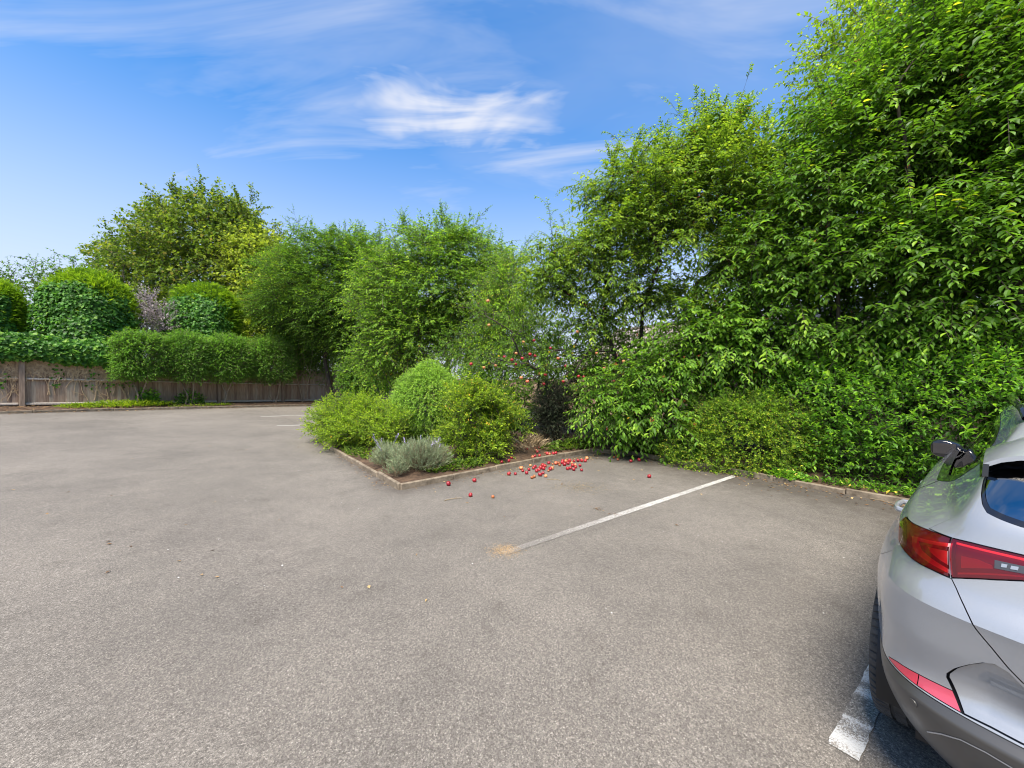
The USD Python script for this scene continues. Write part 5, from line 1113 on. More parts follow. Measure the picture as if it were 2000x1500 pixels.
# glazing is cut out of the dark inner shell so that the cabin can be seen into
inner_open = inner.difference(lights.buffer(-.004)).difference(Po(INSERT).buffer(-.003)).difference(Po(WINDOW).buffer(-.01)).difference(Po(WIN_SIDE).buffer(-.008)).difference(Po(SCREEN).buffer(-.01))
skin(inner_open, 'inner_shell', M['car_black'], -.014, sides=B2, ct=.16)
skin(side, 'body_shell', M['car_paint'], 0, sides=B2, gap=.0008)
skin(tailgate, 'tailgate', M['car_paint'], .0005, sides=B2, gap=.0018)
skin(bumper, 'rear_bumper', M['car_paint'], .0005, sides=B2, gap=.0012)
skin(cladding, 'bumper_cladding', M['car_satin'], .001, sides=B2, gap=.0008)
skin(sill, 'sill', M['car_satin'], .001, sides=(1,), gap=.0008); skin(sill, 'sill', M['car_satin'], .001, sides=(-1,), gap=.0008)
skin(front_low, 'front_bumper', M['car_satin'], .001, sides=B2, gap=.0008)
for sd in B2:
    d = skin(door_rear, 'door', M['car_paint'], .0005, sides=(sd,), gap=.0012)
    d2 = skin(door_front, 'door', M['car_paint'], .0005, sides=(sd,), gap=.0012)
    for dd, a0 in ((d, 1.42), (d2, 2.28)):
        zc = .835
        b0 = float(S(t_of_a(a0 + .1, zc), zc)[0][1]) - (.024 if a0 > 2 else 0)
        pts = [(a0, b0 - .01, zc - .005), (a0 + .015, b0 + .030, zc), (a0 + .10, b0 + .042, zc + .004), (a0 + .185, b0 + .030, zc + .006), (a0 + .20, b0 - .01, zc + .004)]
        v, f = tube(curve(np.array(pts), 5), .013, 8)
        v[:, 2] = zc + (v[:, 2] - zc) * 1.25
        cmesh(trimesh.Trimesh(v * [1, sd, 1], f, process=False), 'handle', M['car_paint'], dd)
    skin(Po(INSERT), 'bumper_insert', M['car_paint'], lambda t, z: -.006 - .024 * np.interp(z, [.528, .545, .605, .64, .70, .745], [0, .12, 1, .92, .3, 0]) * np.clip((2.50 - t) / .55, 0, 1), sides=(sd,), gap=.0035, ct=.05)
    r = skin(Po(REFL).intersection(sbox(0, 0, 3.02, 2)), 'reflector', M['reflector_pink'], .0005, sides=(sd,), gap=.0016, ct=.04)
    skin(Po(REFL).intersection(sbox(3.02, 0, 9, 2)), 'bright_end', M['reflector_red'], .0012, r, sides=(sd,), gap=.0012, ct=.04)
    # outer lamp: housing, light guides, lens
    L = skin(Po(LIGHT_O), 'tail_light', M['lens_red'], .003, sides=(sd,), gap=.0022, ct=.05)
    skin(Po(LIGHT_O), 'housing', M['lamp_house'], -.022, L, sides=(sd,), ct=.08)
    fr = Po([(4.295, 1.002), (3.985, 1.014), (2.72, 1.052), (2.505, .952), (2.60, .954), (3.81, .964), (4.05, .974)])
    dk = Po([(3.82, 1.006), (2.76, 1.037), (2.60, .966), (3.54, .985)])
    skin(fr.difference(dk), 'light_guide', M['lamp_bright'], -.012, L, sides=(sd,), ct=.05)
    skin(Po([(3.4, 1.007), (2.76, 1.022), (2.66, .978), (2.925, .984), (3.235, .994)]), 'light_block', M['lamp_bright'], -.014, L, sides=(sd,), ct=.05)
    # inner lamp on the tailgate
    L = skin(Po(LIGHT_I), 'tail_light', M['lens_red'], .003, sides=(sd,), gap=.0022, ct=.05)
    skin(Po(LIGHT_I), 'housing', M['lamp_house'], -.022, L, sides=(sd,), ct=.08)
    skin(Po([(2.42, 1.023), (2.105, 1.028), (1.90, 1.022), (1.89, 1.012), (2.375, .984)]), 'light_block', M['lamp_bright'], -.012, L, sides=(sd,), ct=.04)
    skin(Po([(2.415, .967), (1.58, 1.017), (.3, 1.045), (.3, 1.041), (1.58, 1.012), (2.41, .961)]), 'light_guide', M['lamp_bright'], -.010, L, sides=(sd,), ct=.05)
    skin(Po([(2.62, 1.060), (1.585, 1.066), (.3, 1.068), (.3, 1.062), (1.585, 1.059), (2.60, 1.053)]), 'upper_light_guide', M['lamp_bright'], -.008, L, sides=(sd,), ct=.05)
    rv = skin(Po([(1.855, 1.040), (1.53, 1.044), (1.52, 1.024), (1.85, 1.016)]), 'reversing_lamp', M['lamp_dark'], .0045, L, sides=(sd,), ct=.04)
    skin(Po([(1.775, 1.035), (1.715, 1.0365), (1.722, 1.027), (1.78, 1.0245)]), 'led', M['lamp_clear'], .006, rv, sides=(sd,), ct=.02)
    skin(Po([(1.68, 1.036), (1.61, 1.038), (1.617, 1.028), (1.687, 1.026)]), 'led', M['lamp_clear'], .006, rv, sides=(sd,), ct=.02)
    skin(HEADL, 'headlight', M['lamp_clear'], .001, sides=(sd,))
    # glazing
    ws = Po(WIN_SIDE)
    skin(ws.buffer(.02).difference(ws.buffer(-.010)), 'window_trim', M['car_gloss_black'], .0015, sides=(sd,))
    skin(ws.intersection(sbox(0, 0, 6.93, 2)), 'side_window', M['car_glass'], -.004, sides=(sd,), ct=.05)
    skin(ws.intersection(sbox(7.06, 0, 11, 2)), 'side_window', M['car_glass'], -.004, sides=(sd,), ct=.05)
    skin(ws.intersection(sbox(6.93, 0, 7.06, 2)), 'pillar_trim', M['car_gloss_black'], .001, sides=(sd,))
    # door mirror
    mz = 1.10; mc = np.array([2.52, .80, mz])
    v = trimesh.creation.icosphere(3, 1.0); q = np.array(v.vertices)
    q = np.sign(q) * np.abs(q) ** .72 * [.072, .084, .068]; q[:, 0] += np.where(q[:, 1] > 0, -.02, .015) * np.abs(q[:, 1]) / .1; q[:, 2] -= .25 * np.maximum(0, -q[:, 1])
    keep = q.copy(); keep[:, 0] = np.maximum(q[:, 0], -.055)
    mh = cmesh(trimesh.Trimesh((keep + mc) * [1, sd, 1], v.faces, process=False), 'mirror', M['car_gloss_black'])
    gl = bevel_box(.006, .118, .082, .002); gl = placed(gl, mc + [-.058, .01, .004]); gl.apply_transform(np.diag([1, sd, 1, 1.0])); cmesh(gl, 'mirror_glass', M['car_mirror'], mh)
    arm, af = tube(curve(np.array([(2.58, .72, 1.05), (2.57, .76, 1.055), (2.55, .82, 1.06)]), 4), .026, 8); cmesh(trimesh.Trimesh(arm * [1, sd, 1], af, process=False), 'mirror_arm', M['car_gloss_black'], mh)
    # roof rail
    pts = np.array([(.74, .475, 1.452), (.80, .485, 1.487), (1.1, .505, 1.508), (1.6, .512, 1.517), (2.05, .495, 1.498), (2.12, .48, 1.44)])
    rv_, rf_ = tube(curve(pts, 6), .013, 8); cmesh(trimesh.Trimesh(rv_ * [1, sd, 1], rf_, process=False), 'roof_rail', M['car_gloss_black'])
    # spoiler end plates
    fin = np.array([(.36, .574, 1.306), (.355, .576, 1.262), (.40, .582, 1.250), (.47, .585, 1.292), (.50, .585, 1.305)])
    o = np.array([0, -.014, 0]); vv = np.vstack([fin, fin + o]); m = trimesh.convex.convex_hull(vv); cmesh(trimesh.Trimesh(np.array(m.vertices) * [1, sd, 1], m.faces, process=False), 'spoiler_fin', M['car_gloss_black'])
for sd in (1,):
    skin(Po(WINDOW), 'rear_window', M['car_glass'], -.004, sides=B2, ct=.06)
    skin(Po(WINDOW).buffer(.012).difference(Po(WINDOW).buffer(-.016)), 'rear_window_trim', M['car_gloss_black'], -.002, sides=B2, ct=.06)
    skin(Po(SCREEN), 'windscreen', M['car_glass'], -.004, sides=B2)
# roof spoiler carried over the rear window
bs = np.linspace(0, .574, 15)
def spoil_edge(b): return np.interp(b, [0, .30, .49, .53, .56, .574], [.325, .335, .35, .36, .36, .365]), np.interp(b, [0, .30, .49, .53, .56, .574], [1.366, 1.359, 1.349, 1.335, 1.318, 1.306])
rows = []
for b in bs:
    ea, ez = spoil_edge(b)
    tr = np.interp(b, S(np.linspace(0, 5, 300), np.full(300, 1.405))[:, 1], np.linspace(0, 5, 300))
    r0 = S(tr, 1.405)[0] if b < .52 else None
    zr = np.interp(b, [0, .45, .52, .574], [1.425, 1.405, 1.372, 1.318])
    tr = np.interp(b, S(np.linspace(0, 5, 300), np.full(300, zr))[:, 1], np.linspace(0, 5, 300)); r0 = S(tr, zr)[0]
    zu = np.interp(b, [0, .5, .574], [1.318, 1.30, 1.285])
    tu = np.interp(b, S(np.linspace(0, 5, 300), np.full(300, zu))[:, 1], np.linspace(0, 5, 300)); u0 = S(tu, zu)[0]
    top = [np.array([r0[0] + .01, b, r0[2] + .004]) * (1 - x) + np.array([ea, b, ez]) * x + np.array([0, 0, .012 * math.sin(math.pi * x)]) for x in np.linspace(0, 1, 6)]
    rows.append(top + [np.array([ea - .002, b, ez - .016]), np.array([ea + .06, b, ez - .022]), np.array([u0[0] + .015, b, u0[2]])])
rows = np.array(rows); rows = np.concatenate([(rows * [1, -1, 1])[:0:-1], rows], 0)
nb, nk = rows.shape[:2]
i, j = np.meshgrid(np.arange(nb - 1), np.arange(nk - 1), indexing='ij')
q = np.stack([i * nk + j, (i + 1) * nk + j, (i + 1) * nk + j + 1, i * nk + j + 1], -1).reshape(-1, 4)
topq = q[(j < 6).ravel()]; botq = q[(j >= 6).ravel()]
def tri(q): return np.vstack([q[:, [0, 1, 2]], q[:, [0, 2, 3]]])
sp = cmesh(trimesh.Trimesh(rows.reshape(-1, 3), tri(topq), process=False), 'roof_spoiler', M['car_paint'], smooth=25)
cmesh(trimesh.Trimesh(rows.reshape(-1, 3), tri(botq), process=False), 'spoiler_underside', M['car_gloss_black'], sp, smooth=25)
# parking sensor, exhaust trim, diffuser lip
for sd in B2:
    p, nn = S(3.05, .470)[0], Sn(np.array([3.05]), np.array([.470]))[0]
    d = trimesh.creation.cylinder(.012, .006, sections=20); T = trimesh.geometry.align_vectors([0, 0, 1], nn); d.apply_transform(T); d.apply_translation(p + nn * .0015)
    cmesh(trimesh.Trimesh(np.array(d.vertices) * [1, sd, 1], d.faces, process=False), 'parking_sensor', M['car_satin'])
    skin(Po([(3.0, .385), (2.59, .428), (2.24, .456), (1.93, .464), (1.685, .462), (.5, .462), (.5, .458), (1.685, .458), (1.93, .460), (2.24, .452), (2.59, .423), (3.0, .380)]), 'diffuser_trim', M['car_paint'], .003, sides=(sd,), ct=.04)
    pts = np.array([(.10, .60, .30), (.085, .54, .285), (.08, .42, .28), (.08, .30, .285)]); v, f = tube(curve(pts, 5), .028, 8); cmesh(trimesh.Trimesh(v * [1, sd, 1], f, process=False), 'exhaust_trim', M['car_satin'])
# the floor of the car and seats seen through the glass
fl = trimesh.creation.box((4.0, 1.45, .06)); fl.apply_translation((2.25, 0, .30)); cmesh(fl, 'floor_pan', M['car_black'], smooth=False)
tr = trimesh.creation.box((3.0, 1.2, .05)); tr.apply_translation((1.9, 0, .95)); cmesh(tr, 'cabin_trim', M['car_black'], smooth=False)
for a, b in ((1.15, .33), (1.15, -.33), (2.15, .36), (2.15, -.36)):
    s_ = bevel_box(.16, .46, .42, .05); s_.apply_transform(trimesh.transformations.rotation_matrix(-.25, [0, 1, 0])); s_.apply_translation((a, b, 1.02)); st_ = cmesh(s_, 'seat', M['car_black'])
    s_ = bevel_box(.09, .24, .16, .035); s_.apply_translation((a - .06, b, 1.27)); cmesh(s_, 'headrest', M['car_black'], st_)
# wheels
def tyre(seg, grooves):
    prof = np.array([(-.112, .235), (-.118, .262), (-.1215, .29), (-.119, .315), (-.110, .330), (-.098, .3375), (-.085, .3400), (-.062, .3410), (-.060, .3345), (-.050, .3345), (-.048, .3415), (-.014, .3420), (-.012, .335), (.002, .335), (.004, .3420), (.040, .3415), (.042, .3345), (.052, .3345), (.054, .3410), (.085, .3400), (.098, .3375), (.110, .330), (.119, .315), (.1215, .29), (.118, .262), (.112, .235)])
    th = np.linspace(0, 2 * math.pi, seg, endpoint=False)
    fr = (th * grooves / (2 * math.pi)) % 1.0
    y = prof[:, 0][None] + 0 * th[:, None]; r = prof[:, 1][None] + 0 * th[:, None]
    shoulder = (np.abs(prof[:, 0]) > .064) & (prof[:, 1] > .318)
    r = r - np.where(shoulder[None] & (fr < .24)[:, None], .008, 0)
    blk = (np.abs(prof[:, 0]) < .064) & (prof[:, 1] > .338); r = r - np.where(blk[None] & (((th * grooves / 2 / (2 * math.pi)) % 1.0) < .08)[:, None], .004, 0)
    v = np.stack([r * np.cos(th)[:, None], y, r * np.sin(th)[:, None]], -1).reshape(-1, 3); k = len(prof)
    i, j = np.meshgrid(np.arange(seg), np.arange(k - 1), indexing='ij'); i2 = (i + 1) % seg
    q = np.stack([i * k + j, i2 * k + j, i2 * k + j + 1, i * k + j + 1], -1).reshape(-1, 4)
    return v, tri(q)
def rim():
    prof = np.array([(.100, .236), (.112, .236), (.108, .222), (.05, .212), (-.10, .215), (-.112, .236)])
    th = np.linspace(0, 2 * math.pi, 48, endpoint=False); k = len(prof)
    v = np.stack([prof[:, 1][None] * np.cos(th)[:, None], prof[:, 0][None] + 0 * th[:, None], prof[:, 1][None] * np.sin(th)[:, None]], -1).reshape(-1, 3)
    i, j = np.meshgrid(np.arange(48), np.arange(k - 1), indexing='ij'); i2 = (i + 1) % 48
    ms = [trimesh.Trimesh(v, tri(np.stack([i * k + j, i2 * k + j, i2 * k + j + 1, i * k + j + 1], -1).reshape(-1, 4)), process=False)]
    for q in range(5):
        for dq in (-.14, .14):
            a = q * 2 * math.pi / 5; b = bevel_box(.17, .022, .026, .005); b.apply_translation((.145, .085, 0)); b.apply_transform(trimesh.transformations.rotation_matrix(-(a + dq), [0, 1, 0])); ms.append(b)
    h = trimesh.creation.cylinder(.065, .05, sections=24); h.apply_transform(trimesh.transformations.rotation_matrix(math.pi / 2, [1, 0, 0])); h.apply_translation((0, .08, 0)); ms.append(h)
    d = trimesh.creation.cylinder(.15, .02, sections=32); d.apply_transform(trimesh.transformations.rotation_matrix(math.pi / 2, [1, 0, 0])); d.apply_translation((0, .02, 0)); ms.append(d)
    return trimesh.util.concatenate(ms)
for a, sd in ((.82, 1), (.82, -1), (3.5, 1), (3.5, -1)):
    near = (a < 1 and sd == 1)
    v, f = tyre(640 if near else 144, 64 if near else 36)
    v = v * [1, sd, 1] + [a, sd * .778, .342]
    ty = cmesh(trimesh.Trimesh(v, f, process=False), 'wheel', M['rubber'], smooth=35)
    rm = rim(); cmesh(trimesh.Trimesh(np.array(rm.vertices) * [1, sd, 1] + [a, sd * .778, .342], rm.faces, process=False), 'rim', M['alloy'], ty)
    # arch lining
    th = np.linspace(-.25, math.pi + .25, 30); yy = np.array([.62, .86])
    lv = np.array([(a + .40 * math.cos(x), sd * y, .34 + .40 * math.sin(x)) for x in th for y in yy]); k = 2
    i = np.arange(29); cmesh(trimesh.Trimesh(lv, tri(np.stack([i * 2, i * 2 + 1, i * 2 + 3, i * 2 + 2], 1)), process=False), 'arch_lining', M['car_black'])
# ------------------------------------------------------------------ bungalow roofs beyond the boundary
M['tile'] = noisy('roof_tile', (.15, .12, .10), (.33, .28, .24), 5, .9, .4)
M['tile_light'] = noisy('roof_tile_pale', (.22, .19, .16), (.40, .35, .30), 5, .9, .4)
M['render_wall'] = noisy('render_wall', (.62, .60, .56), (.74, .72, .68), 3, .9)
M['brick_wall'] = mat('brick_wall', {'tc': ('texture_coordinate', {}), 'mp': ('mapping', {'mapping_type': 'point', 'rotation': (math.pi / 2, 0, 0)}), 'b': ('brick_texture', {'scale': 4.4, 'color1': (.30, .12, .07), 'color2': (.22, .09, .06), 'mortar': (.4, .37, .33)}), 'p': ('principled_bsdf', {'roughness': .9})},
                      [('tc.object', 'mp.vector'), ('mp.vector', 'b.vector'), ('b.color', 'p.base_color')])
M['upvc'] = mat('upvc', {'p': ('principled_bsdf', {'base_color': (.78, .78, .77), 'roughness': .3})}, [])
M['far_glass'] = mat('far_glass', {'p': ('principled_bsdf', {'base_color': (.03, .035, .04), 'roughness': .05, 'specular_ior_level': .8})}, [])
def box3(x0, x1, y0, y1, z0, z1):
    m = trimesh.creation.box((x1 - x0, y1 - y0, z1 - z0)); m.apply_translation(((x0 + x1) / 2, (y0 + y1) / 2, (z0 + z1) / 2)); return m
def bungalow(label, u0, r0, length, depth, eave, ridge, tiles, wall, seed):
    rng = np.random.default_rng(seed)
    o = np.array([*ur(u0, r0), 0.0])
    t = thing('bungalow', label, 'house', o, math.degrees(math.atan2(R[1], R[0])))   # local x along R, local -y towards the car park... y = U
    def w(m):
        return m
    obj('wall', box3(0, length, .35, depth - .35, -.3, eave), M[wall], t)
    sl = math.atan2(ridge - eave + .0, depth / 2)
    ov = .35
    for sgn in (1, -1):
        pass
    # roof planes (underlay) and tiles on the near slope
    th = .05
    prof = np.array([(0 - ov * .2, eave - ov * .2 * math.tan(sl)), (depth / 2, ridge), (depth + ov * .2, eave - ov * .2 * math.tan(sl))])
    V = []
    for x in (-.25, length + .25):
        for (y, z) in prof: V.append((x, y, z))
        for (y, z) in prof: V.append((x, y, z - .12))
    f = []
    def quad(a, b, c, d): f.extend([(a, b, c), (a, c, d)])
    quad(0, 6, 7, 1); quad(1, 7, 8, 2); quad(3, 4, 10, 9); quad(4, 5, 11, 10); quad(0, 3, 9, 6); quad(2, 8, 11, 5); quad(0, 1, 4, 3); quad(1, 2, 5, 4); quad(6, 9, 10, 7); quad(7, 10, 11, 8)
    rf = obj('roof', (np.array(V), np.array(f)), M['tile'], t)
    rt = box3(-.25, length + .25, depth / 2 - .11, depth / 2 + .11, ridge - .01, ridge + .085); obj('ridge_tiles', rt, M['tile'], rf)
    L = math.hypot(depth / 2, ridge - eave); gauge, tw = .30, .33
    cells = [(i, j) for j in range(int(L / gauge)) for i in range(int(length / tw))]
    cells.sort(key=lambda c: (abs(c[0] * tw - length * .42) > 5.2, -c[1]))
    mb = MB()
    for n, (i, j) in enumerate(cells):
        m = trimesh.creation.box((tw - .012, gauge + .06, .022))
        m.apply_transform(trimesh.transformations.rotation_matrix(sl - .055, [1, 0, 0]))
        d = (j + .5) * gauge
        m.apply_translation((i * tw + tw / 2 + (j % 2) * tw / 2, d * math.cos(sl) - .0, eave + d * math.sin(sl) + .028 + rng.normal(0, .003)))
        if n < tiles: obj('tile', m, M['tile_light'] if rng.uniform() < .5 else M['tile'], rf)
        else: mb.mesh(m)
    mb.build('tile_courses', M['tile'], rf, kind='stuff')
    for x in np.arange(1.2, length - 2, 3.6):
        wd = obj('window', box3(x, x + 1.6, .30, .37, .9, 2.0), M['upvc'], t)
        obj('pane', box3(x + .07, x + .77, .285, .30, .97, 1.93), M['far_glass'], wd); obj('pane', box3(x + .83, x + 1.53, .285, .30, .97, 1.93), M['far_glass'], wd)
    obj('gutter', box3(-.25, length + .25, -.14, -.05, eave - .12, eave - .04), M['upvc'], t)
    return t
bungalow('low brick bungalow with pale brown tiled roof, half hidden behind the open cotoneaster', 13.2, -12.6, 11.5, 7.2, 2.25, 4.25, 290, 'brick_wall', 301)
bungalow('pale rendered bungalow glimpsed as white patches through the dense leaves at far right', 11.8, 1.2, 9.0, 6.5, 2.9, 5.0, 0, 'render_wall', 302)

# ------------------------------------------------------------------ apples
def apple_mesh(n=18):
    th = np.linspace(-math.pi / 2, math.pi / 2, 13)
    prof = []
    for a in th:
        r = math.cos(a) * .040 * (1 + .06 * math.sin(a)); z = math.sin(a) * .036
        if a > 1.0: z -= .012 * ((a - 1.0) / .57) ** 2
        if a < -1.15: z += .006 * ((-1.15 - a) / .42) ** 2
        prof.append((max(r, 0), z))
    return trimesh.creation.revolve(np.array(prof), sections=n)
def apple_mat(name, base, blush, speck):
    N = {'tc': ('texture_coordinate', {}), 'oi': ('object_info', {}), 'n': ('noise_texture', {'scale': 22.0, 'detail': 4.0}), 'ad': ('math', {'math_type': 'multiply_add', 'value2': .5}), 'm': ('mix', {'color1': base, 'color2': blush}), 'mr': ('map_range', {'range_type': 'linear', 'from_min': .45, 'from_max': .95, 'to_min': 0, 'to_max': 1, 'clamp': True}),
         'v': ('voronoi_texture', {'scale': 160.0}), 'r': ('rgb_ramp', {'ramp': [(.0, speck), (.08, speck), (.16, (1, 1, 1))]}), 'mm': ('mix', {'mix_type': 'multiply', 'fac': .5}), 'p': ('principled_bsdf', {'roughness': .35, 'specular_ior_level': .5})}
    L = [('tc.object', 'n.vector'), ('oi.random', 'ad.value1'), ('n.fac', 'ad.value3'), ('ad.value', 'mr.value'), ('mr.result', 'm.fac'), ('tc.object', 'v.vector'), ('v.distance', 'r.fac'), ('m.color', 'mm.color1'), ('r.color', 'mm.color2'), ('mm.color', 'p.base_color')]
    return mat(name, N, L)
M['apple_red'] = apple_mat('apple_red', (.21, .006, .017), (.32, .022, .024), (1.2, 1.1, .9))
M['apple_blush'] = apple_mat('apple_blush', (.48, .09, .05), (.58, .24, .09), (1.1, 1.05, .9))
M['apple_rotten'] = apple_mat('apple_rotten', (.20, .05, .02), (.34, .11, .035), (.6, .5, .4))
AM = apple_mesh()
def first_apple(name, m, label, group, loc, rz, tilt, sc):
    x = UsdGeom.Xform.Define(stage, numbered('/World', name))
    x.AddTranslateOp(opSuffix='place').Set(Gf.Vec3d(*map(float, loc))); x.AddRotateXYZOp(opSuffix='turn').Set(Gf.Vec3f(*tilt, rz)); x.AddScaleOp(opSuffix='size').Set(Gf.Vec3f(sc, sc, sc))
    t = tag(x.GetPrim(), label, 'apple', group)
    obj('fruit', AM, m, t, smooth=True)
    obj('stalk', tube([(0, 0, .018), (.002, 0, .034), (.006, .002, .046)], .0016, 5), M['bark_dark'], t)
    return t
c5 = [(22,1250),(95,1245),(70,1230),(130,1275),(145,1268),(140,1213),(160,1232),(185,1212),(200,1195),(215,1200),(183,1258),(220,1265),(203,1245),(237,1228),(262,1213),(265,1185),(285,1183),(300,1180),(320,1178),(330,1165),(350,1168),(365,1182),(375,1165),(390,1178),(405,1165),(362,1217),(380,1213),(403,1222),(412,1190),(415,1205),(443,1195),(453,1225),(430,1163),(450,1163),(470,1165),(488,1150),(95,1113),(130,1110),(155,1105),(160,1122),(180,1105),(165,1130),(180,1158),(150,1165),(135,1170),(215,1138),(230,1143),(245,1150),(285,1143),(270,1145),(685,1133),(665,1140),(700,1140),(690,1155),(775,1167),(120,1195),(240,1180),(175,1225),(110,1222),(250,1220),(60,1215),(342,1190),(150,1205),(205,1218),(395,1195),(310,1192)]
c3 = [(1200,605),(1240,598),(1196,570),(1255,577),(1240,645),(1283,500)]
pts = [(1000 + x / 3.3333, 550 + y / 3.3333) for x, y in c5] + [(560 + x / 2.857, 700 + y / 2.857) for x, y in c3]
rng = np.random.default_rng(401)
firsts = {}
special = {(560 + 902 / 2.857, 700 + 703 / 2.857): 'lone red apple on the tarmac nearest the lavender corner of the island',
           (560 + 1047 / 2.857, 700 + 683 / 2.857): 'small red apple touching the island edging, second from its near corner',
           (560 + 1025 / 2.857, 700 + 765 / 2.857): 'red apple out on the open tarmac, nearest to the viewer, left of the bay line',
           (1000 + 895 / 3.3333, 550 + 1268 / 3.3333): 'bright red apple alone in the middle of the parking bay',
           (1000 + 828 / 3.3333, 550 + 1160 / 3.3333): 'single crimson apple under the low boughs at the hedge kerb',
           (560 + 1150 / 2.857, 700 + 773 / 2.857): 'squashed brown apple alone on the tarmac, before the fallen apples'}
sz = {}
placed_xy = []
for (px, py), lab in [(p, None) for p in pts] + list(special.items()):
    Y = EYE * F / (py + 3.5 - HOR); x = (px - 1000) / F * Y
    for _ in range(12):
        near = [q for q in placed_xy if math.hypot(q[0] - x, q[1] - Y) < .072]
        if not near: break
        q = near[0]; d = np.array([x - q[0], Y - q[1]]) + rng.normal(0, .004, 2); d = d / np.linalg.norm(d) * .075; x, Y = q[0] + d[0], q[1] + d[1]
    placed_xy.append((x, Y))
    pt = shapely.Point(x, Y)
    onbed = not park.contains(pt)
    kd = kerb_lines.distance(pt)
    if kd < .05: x, Y = np.array([x, Y]) + (-np.array([R[0], R[1]]) * .0) + np.array(-U) * 0; z = .085 + .034
    else: z = (.075 if onbed else 0) + .034
    rot = lab and 'brown' in lab
    sc_f = .8 if rot else 1
    kind = 'rotten' if (rot or (lab is None and rng.uniform() < .12) or (1190 < px < 1225 and lab is None)) else ('blush' if rng.uniform() < .16 and not (lab and 'red' in lab) else 'red')
    sc = float(rng.uniform(.64, .94)) * (.82 if kind == 'rotten' else 1)
    loc = (x, Y, float(gz(x, Y)) + z * (sc if not onbed else 1)); rz = float(rng.uniform(0, 360)); tilt = (float(rng.uniform(-80, 80)), float(rng.uniform(-80, 80)))
    third = 'left end' if px < 1058 else 'middle' if px < 1100 else 'right end'
    where = (f'on the earth behind the island edging, {third} of the heap' if onbed else (f'touching the island edging, {third} of the row' if kd < .16 else f'on open tarmac, {third} of the scatter')) if px < 1190 else 'against the hedge kerb'
    look = {'red': 'red apple', 'blush': 'pink-yellow apple', 'rotten': 'browning orange apple'}[kind]
    label = lab or f'fallen {look} {where}'
    group = None if lab else f'fallen {look}s {where}'
    if kind not in firsts: firsts[kind] = first_apple({'red': 'red_apple', 'blush': 'blushed_apple', 'rotten': 'rotten_apple'}[kind], M['apple_' + kind], label, group, loc, rz, tilt, sc)
    else:
        i = instance(firsts[kind], loc, rz, label, group, sc, tilt)
        if lab: i.ClearCustomDataByKey('group'); i.SetCustomDataByKey('group', '')
# fruit still on the tree
ab = np.array([1.0, 9.45, .09])
for px, py in [(955, 635), (953, 588), (920, 711), (945, 718), (968, 714), (985, 697), (1000, 703), (1007, 711), (1020, 700), (1045, 695), (1008, 690), (1035, 692), (1128, 648), (1065, 732), (1030, 745), (1018, 738), (1055, 730), (1100, 745), (1062, 750), (1140, 736), (1130, 735), (1218, 706), (1022, 668), (1043, 665), (1165, 690), (1180, 720), (1090, 700), (1075, 680), (1105, 715), (1200, 745)]:
    c = at(px, py, 8.75 + rng.uniform(-.15, .15)) - ab
    m = AM.copy(); m.apply_scale(rng.uniform(.85, 1.1)); m.apply_transform(trimesh.transformations.euler_matrix(rng.uniform(-.5, .5), rng.uniform(-.5, .5), 0)); m.apply_translation(c)
    ap = obj('apple', m, M['apple_red'] if rng.uniform() < .6 else M['apple_blush'], apple_tree, smooth=True)
    obj('stalk', tube([c + [0, 0, .018], c + [.004, 0, .05], c + [.01, .006, .085]], .0018, 5), M['bark_dark'], ap)

# ------------------------------------------------------------------ low growth under the trees
def bedpt(u, r): q = ur(u, r); return np.array([*q, float(gz(*q)) + .06])
G = tuft
G('ground_plant', 'tangle of straw-coloured dry grass at the right foot of the tall island bush', 'plant', bedpt(5.3, -6.5), (.6, .35), 330, .26, .010, 'straw', 501, up=.9, yaw=.6, kind='diamond', lift=.30)
G('ground_plant', 'dry straw and weeds round the foot of the dark bush under the apple tree', 'plant', bedpt(6.5, -6.9), (.6, .4), 400, .26, .010, 'straw', 502, up=.9, yaw=.6, kind='diamond', lift=.22)
G('ground_plant', 'ivy creeping over the earth behind the heap of fallen apples', 'plant', bedpt(6.5, -6.25), (.8, .35), 1000, .075, .06, 'ground', 503, up=.5, yaw=.6, lift=.20)
G('ground_plant', 'dark ground ivy along the hedge kerb under the low cotoneaster boughs', 'plant', bedpt(7.45, -4.9), (.8, .28), 1100, .08, .06, 'ground', 504, up=.5, yaw=YAW, lift=.22)
G('ground_plant', 'clump of long drooping grey-green leaves at the kerb, left of the box bush', 'plant', bedpt(7.25, -3.95), (.30, .16), 150, .26, .035, 'hedge', 505, up=.9, yaw=YAW, lift=.16)
G('ground_plant', 'second strappy leafed clump at the kerb under the low boughs', 'plant', bedpt(7.30, -4.6), (.28, .16), 130, .26, .035, 'ground', 506, up=.9, yaw=YAW, lift=.16)
G('ground_plant', 'bright weed sprouting at the kerb foot right of the box bush', 'plant', bedpt(7.16, -2.15), (.30, .12), 260, .07, .04, 'lower', 507, up=.8, yaw=YAW, lift=.14)
G('ground_plant', 'green weeds between the lavender and the tall island bush', 'plant', bedpt(3.3, -5.95), (.6, .22), 520, .10, .04, 'ground', 508, up=.8, yaw=.6, lift=.14)
G('ground_plant', 'green weeds behind the left edging below the yellow-green bush', 'plant', bedpt(2.35, -8.4), (.22, .9), 420, .09, .04, 'ground', 509, up=.7, yaw=.66, lift=.10)
G('ground_plant', 'weedy grass under the tall hedge skirt beside the car', 'plant', bedpt(7.30, -.6), (1.3, .14), 700, .09, .03, 'lower', 510, up=.8, yaw=YAW, lift=.12)

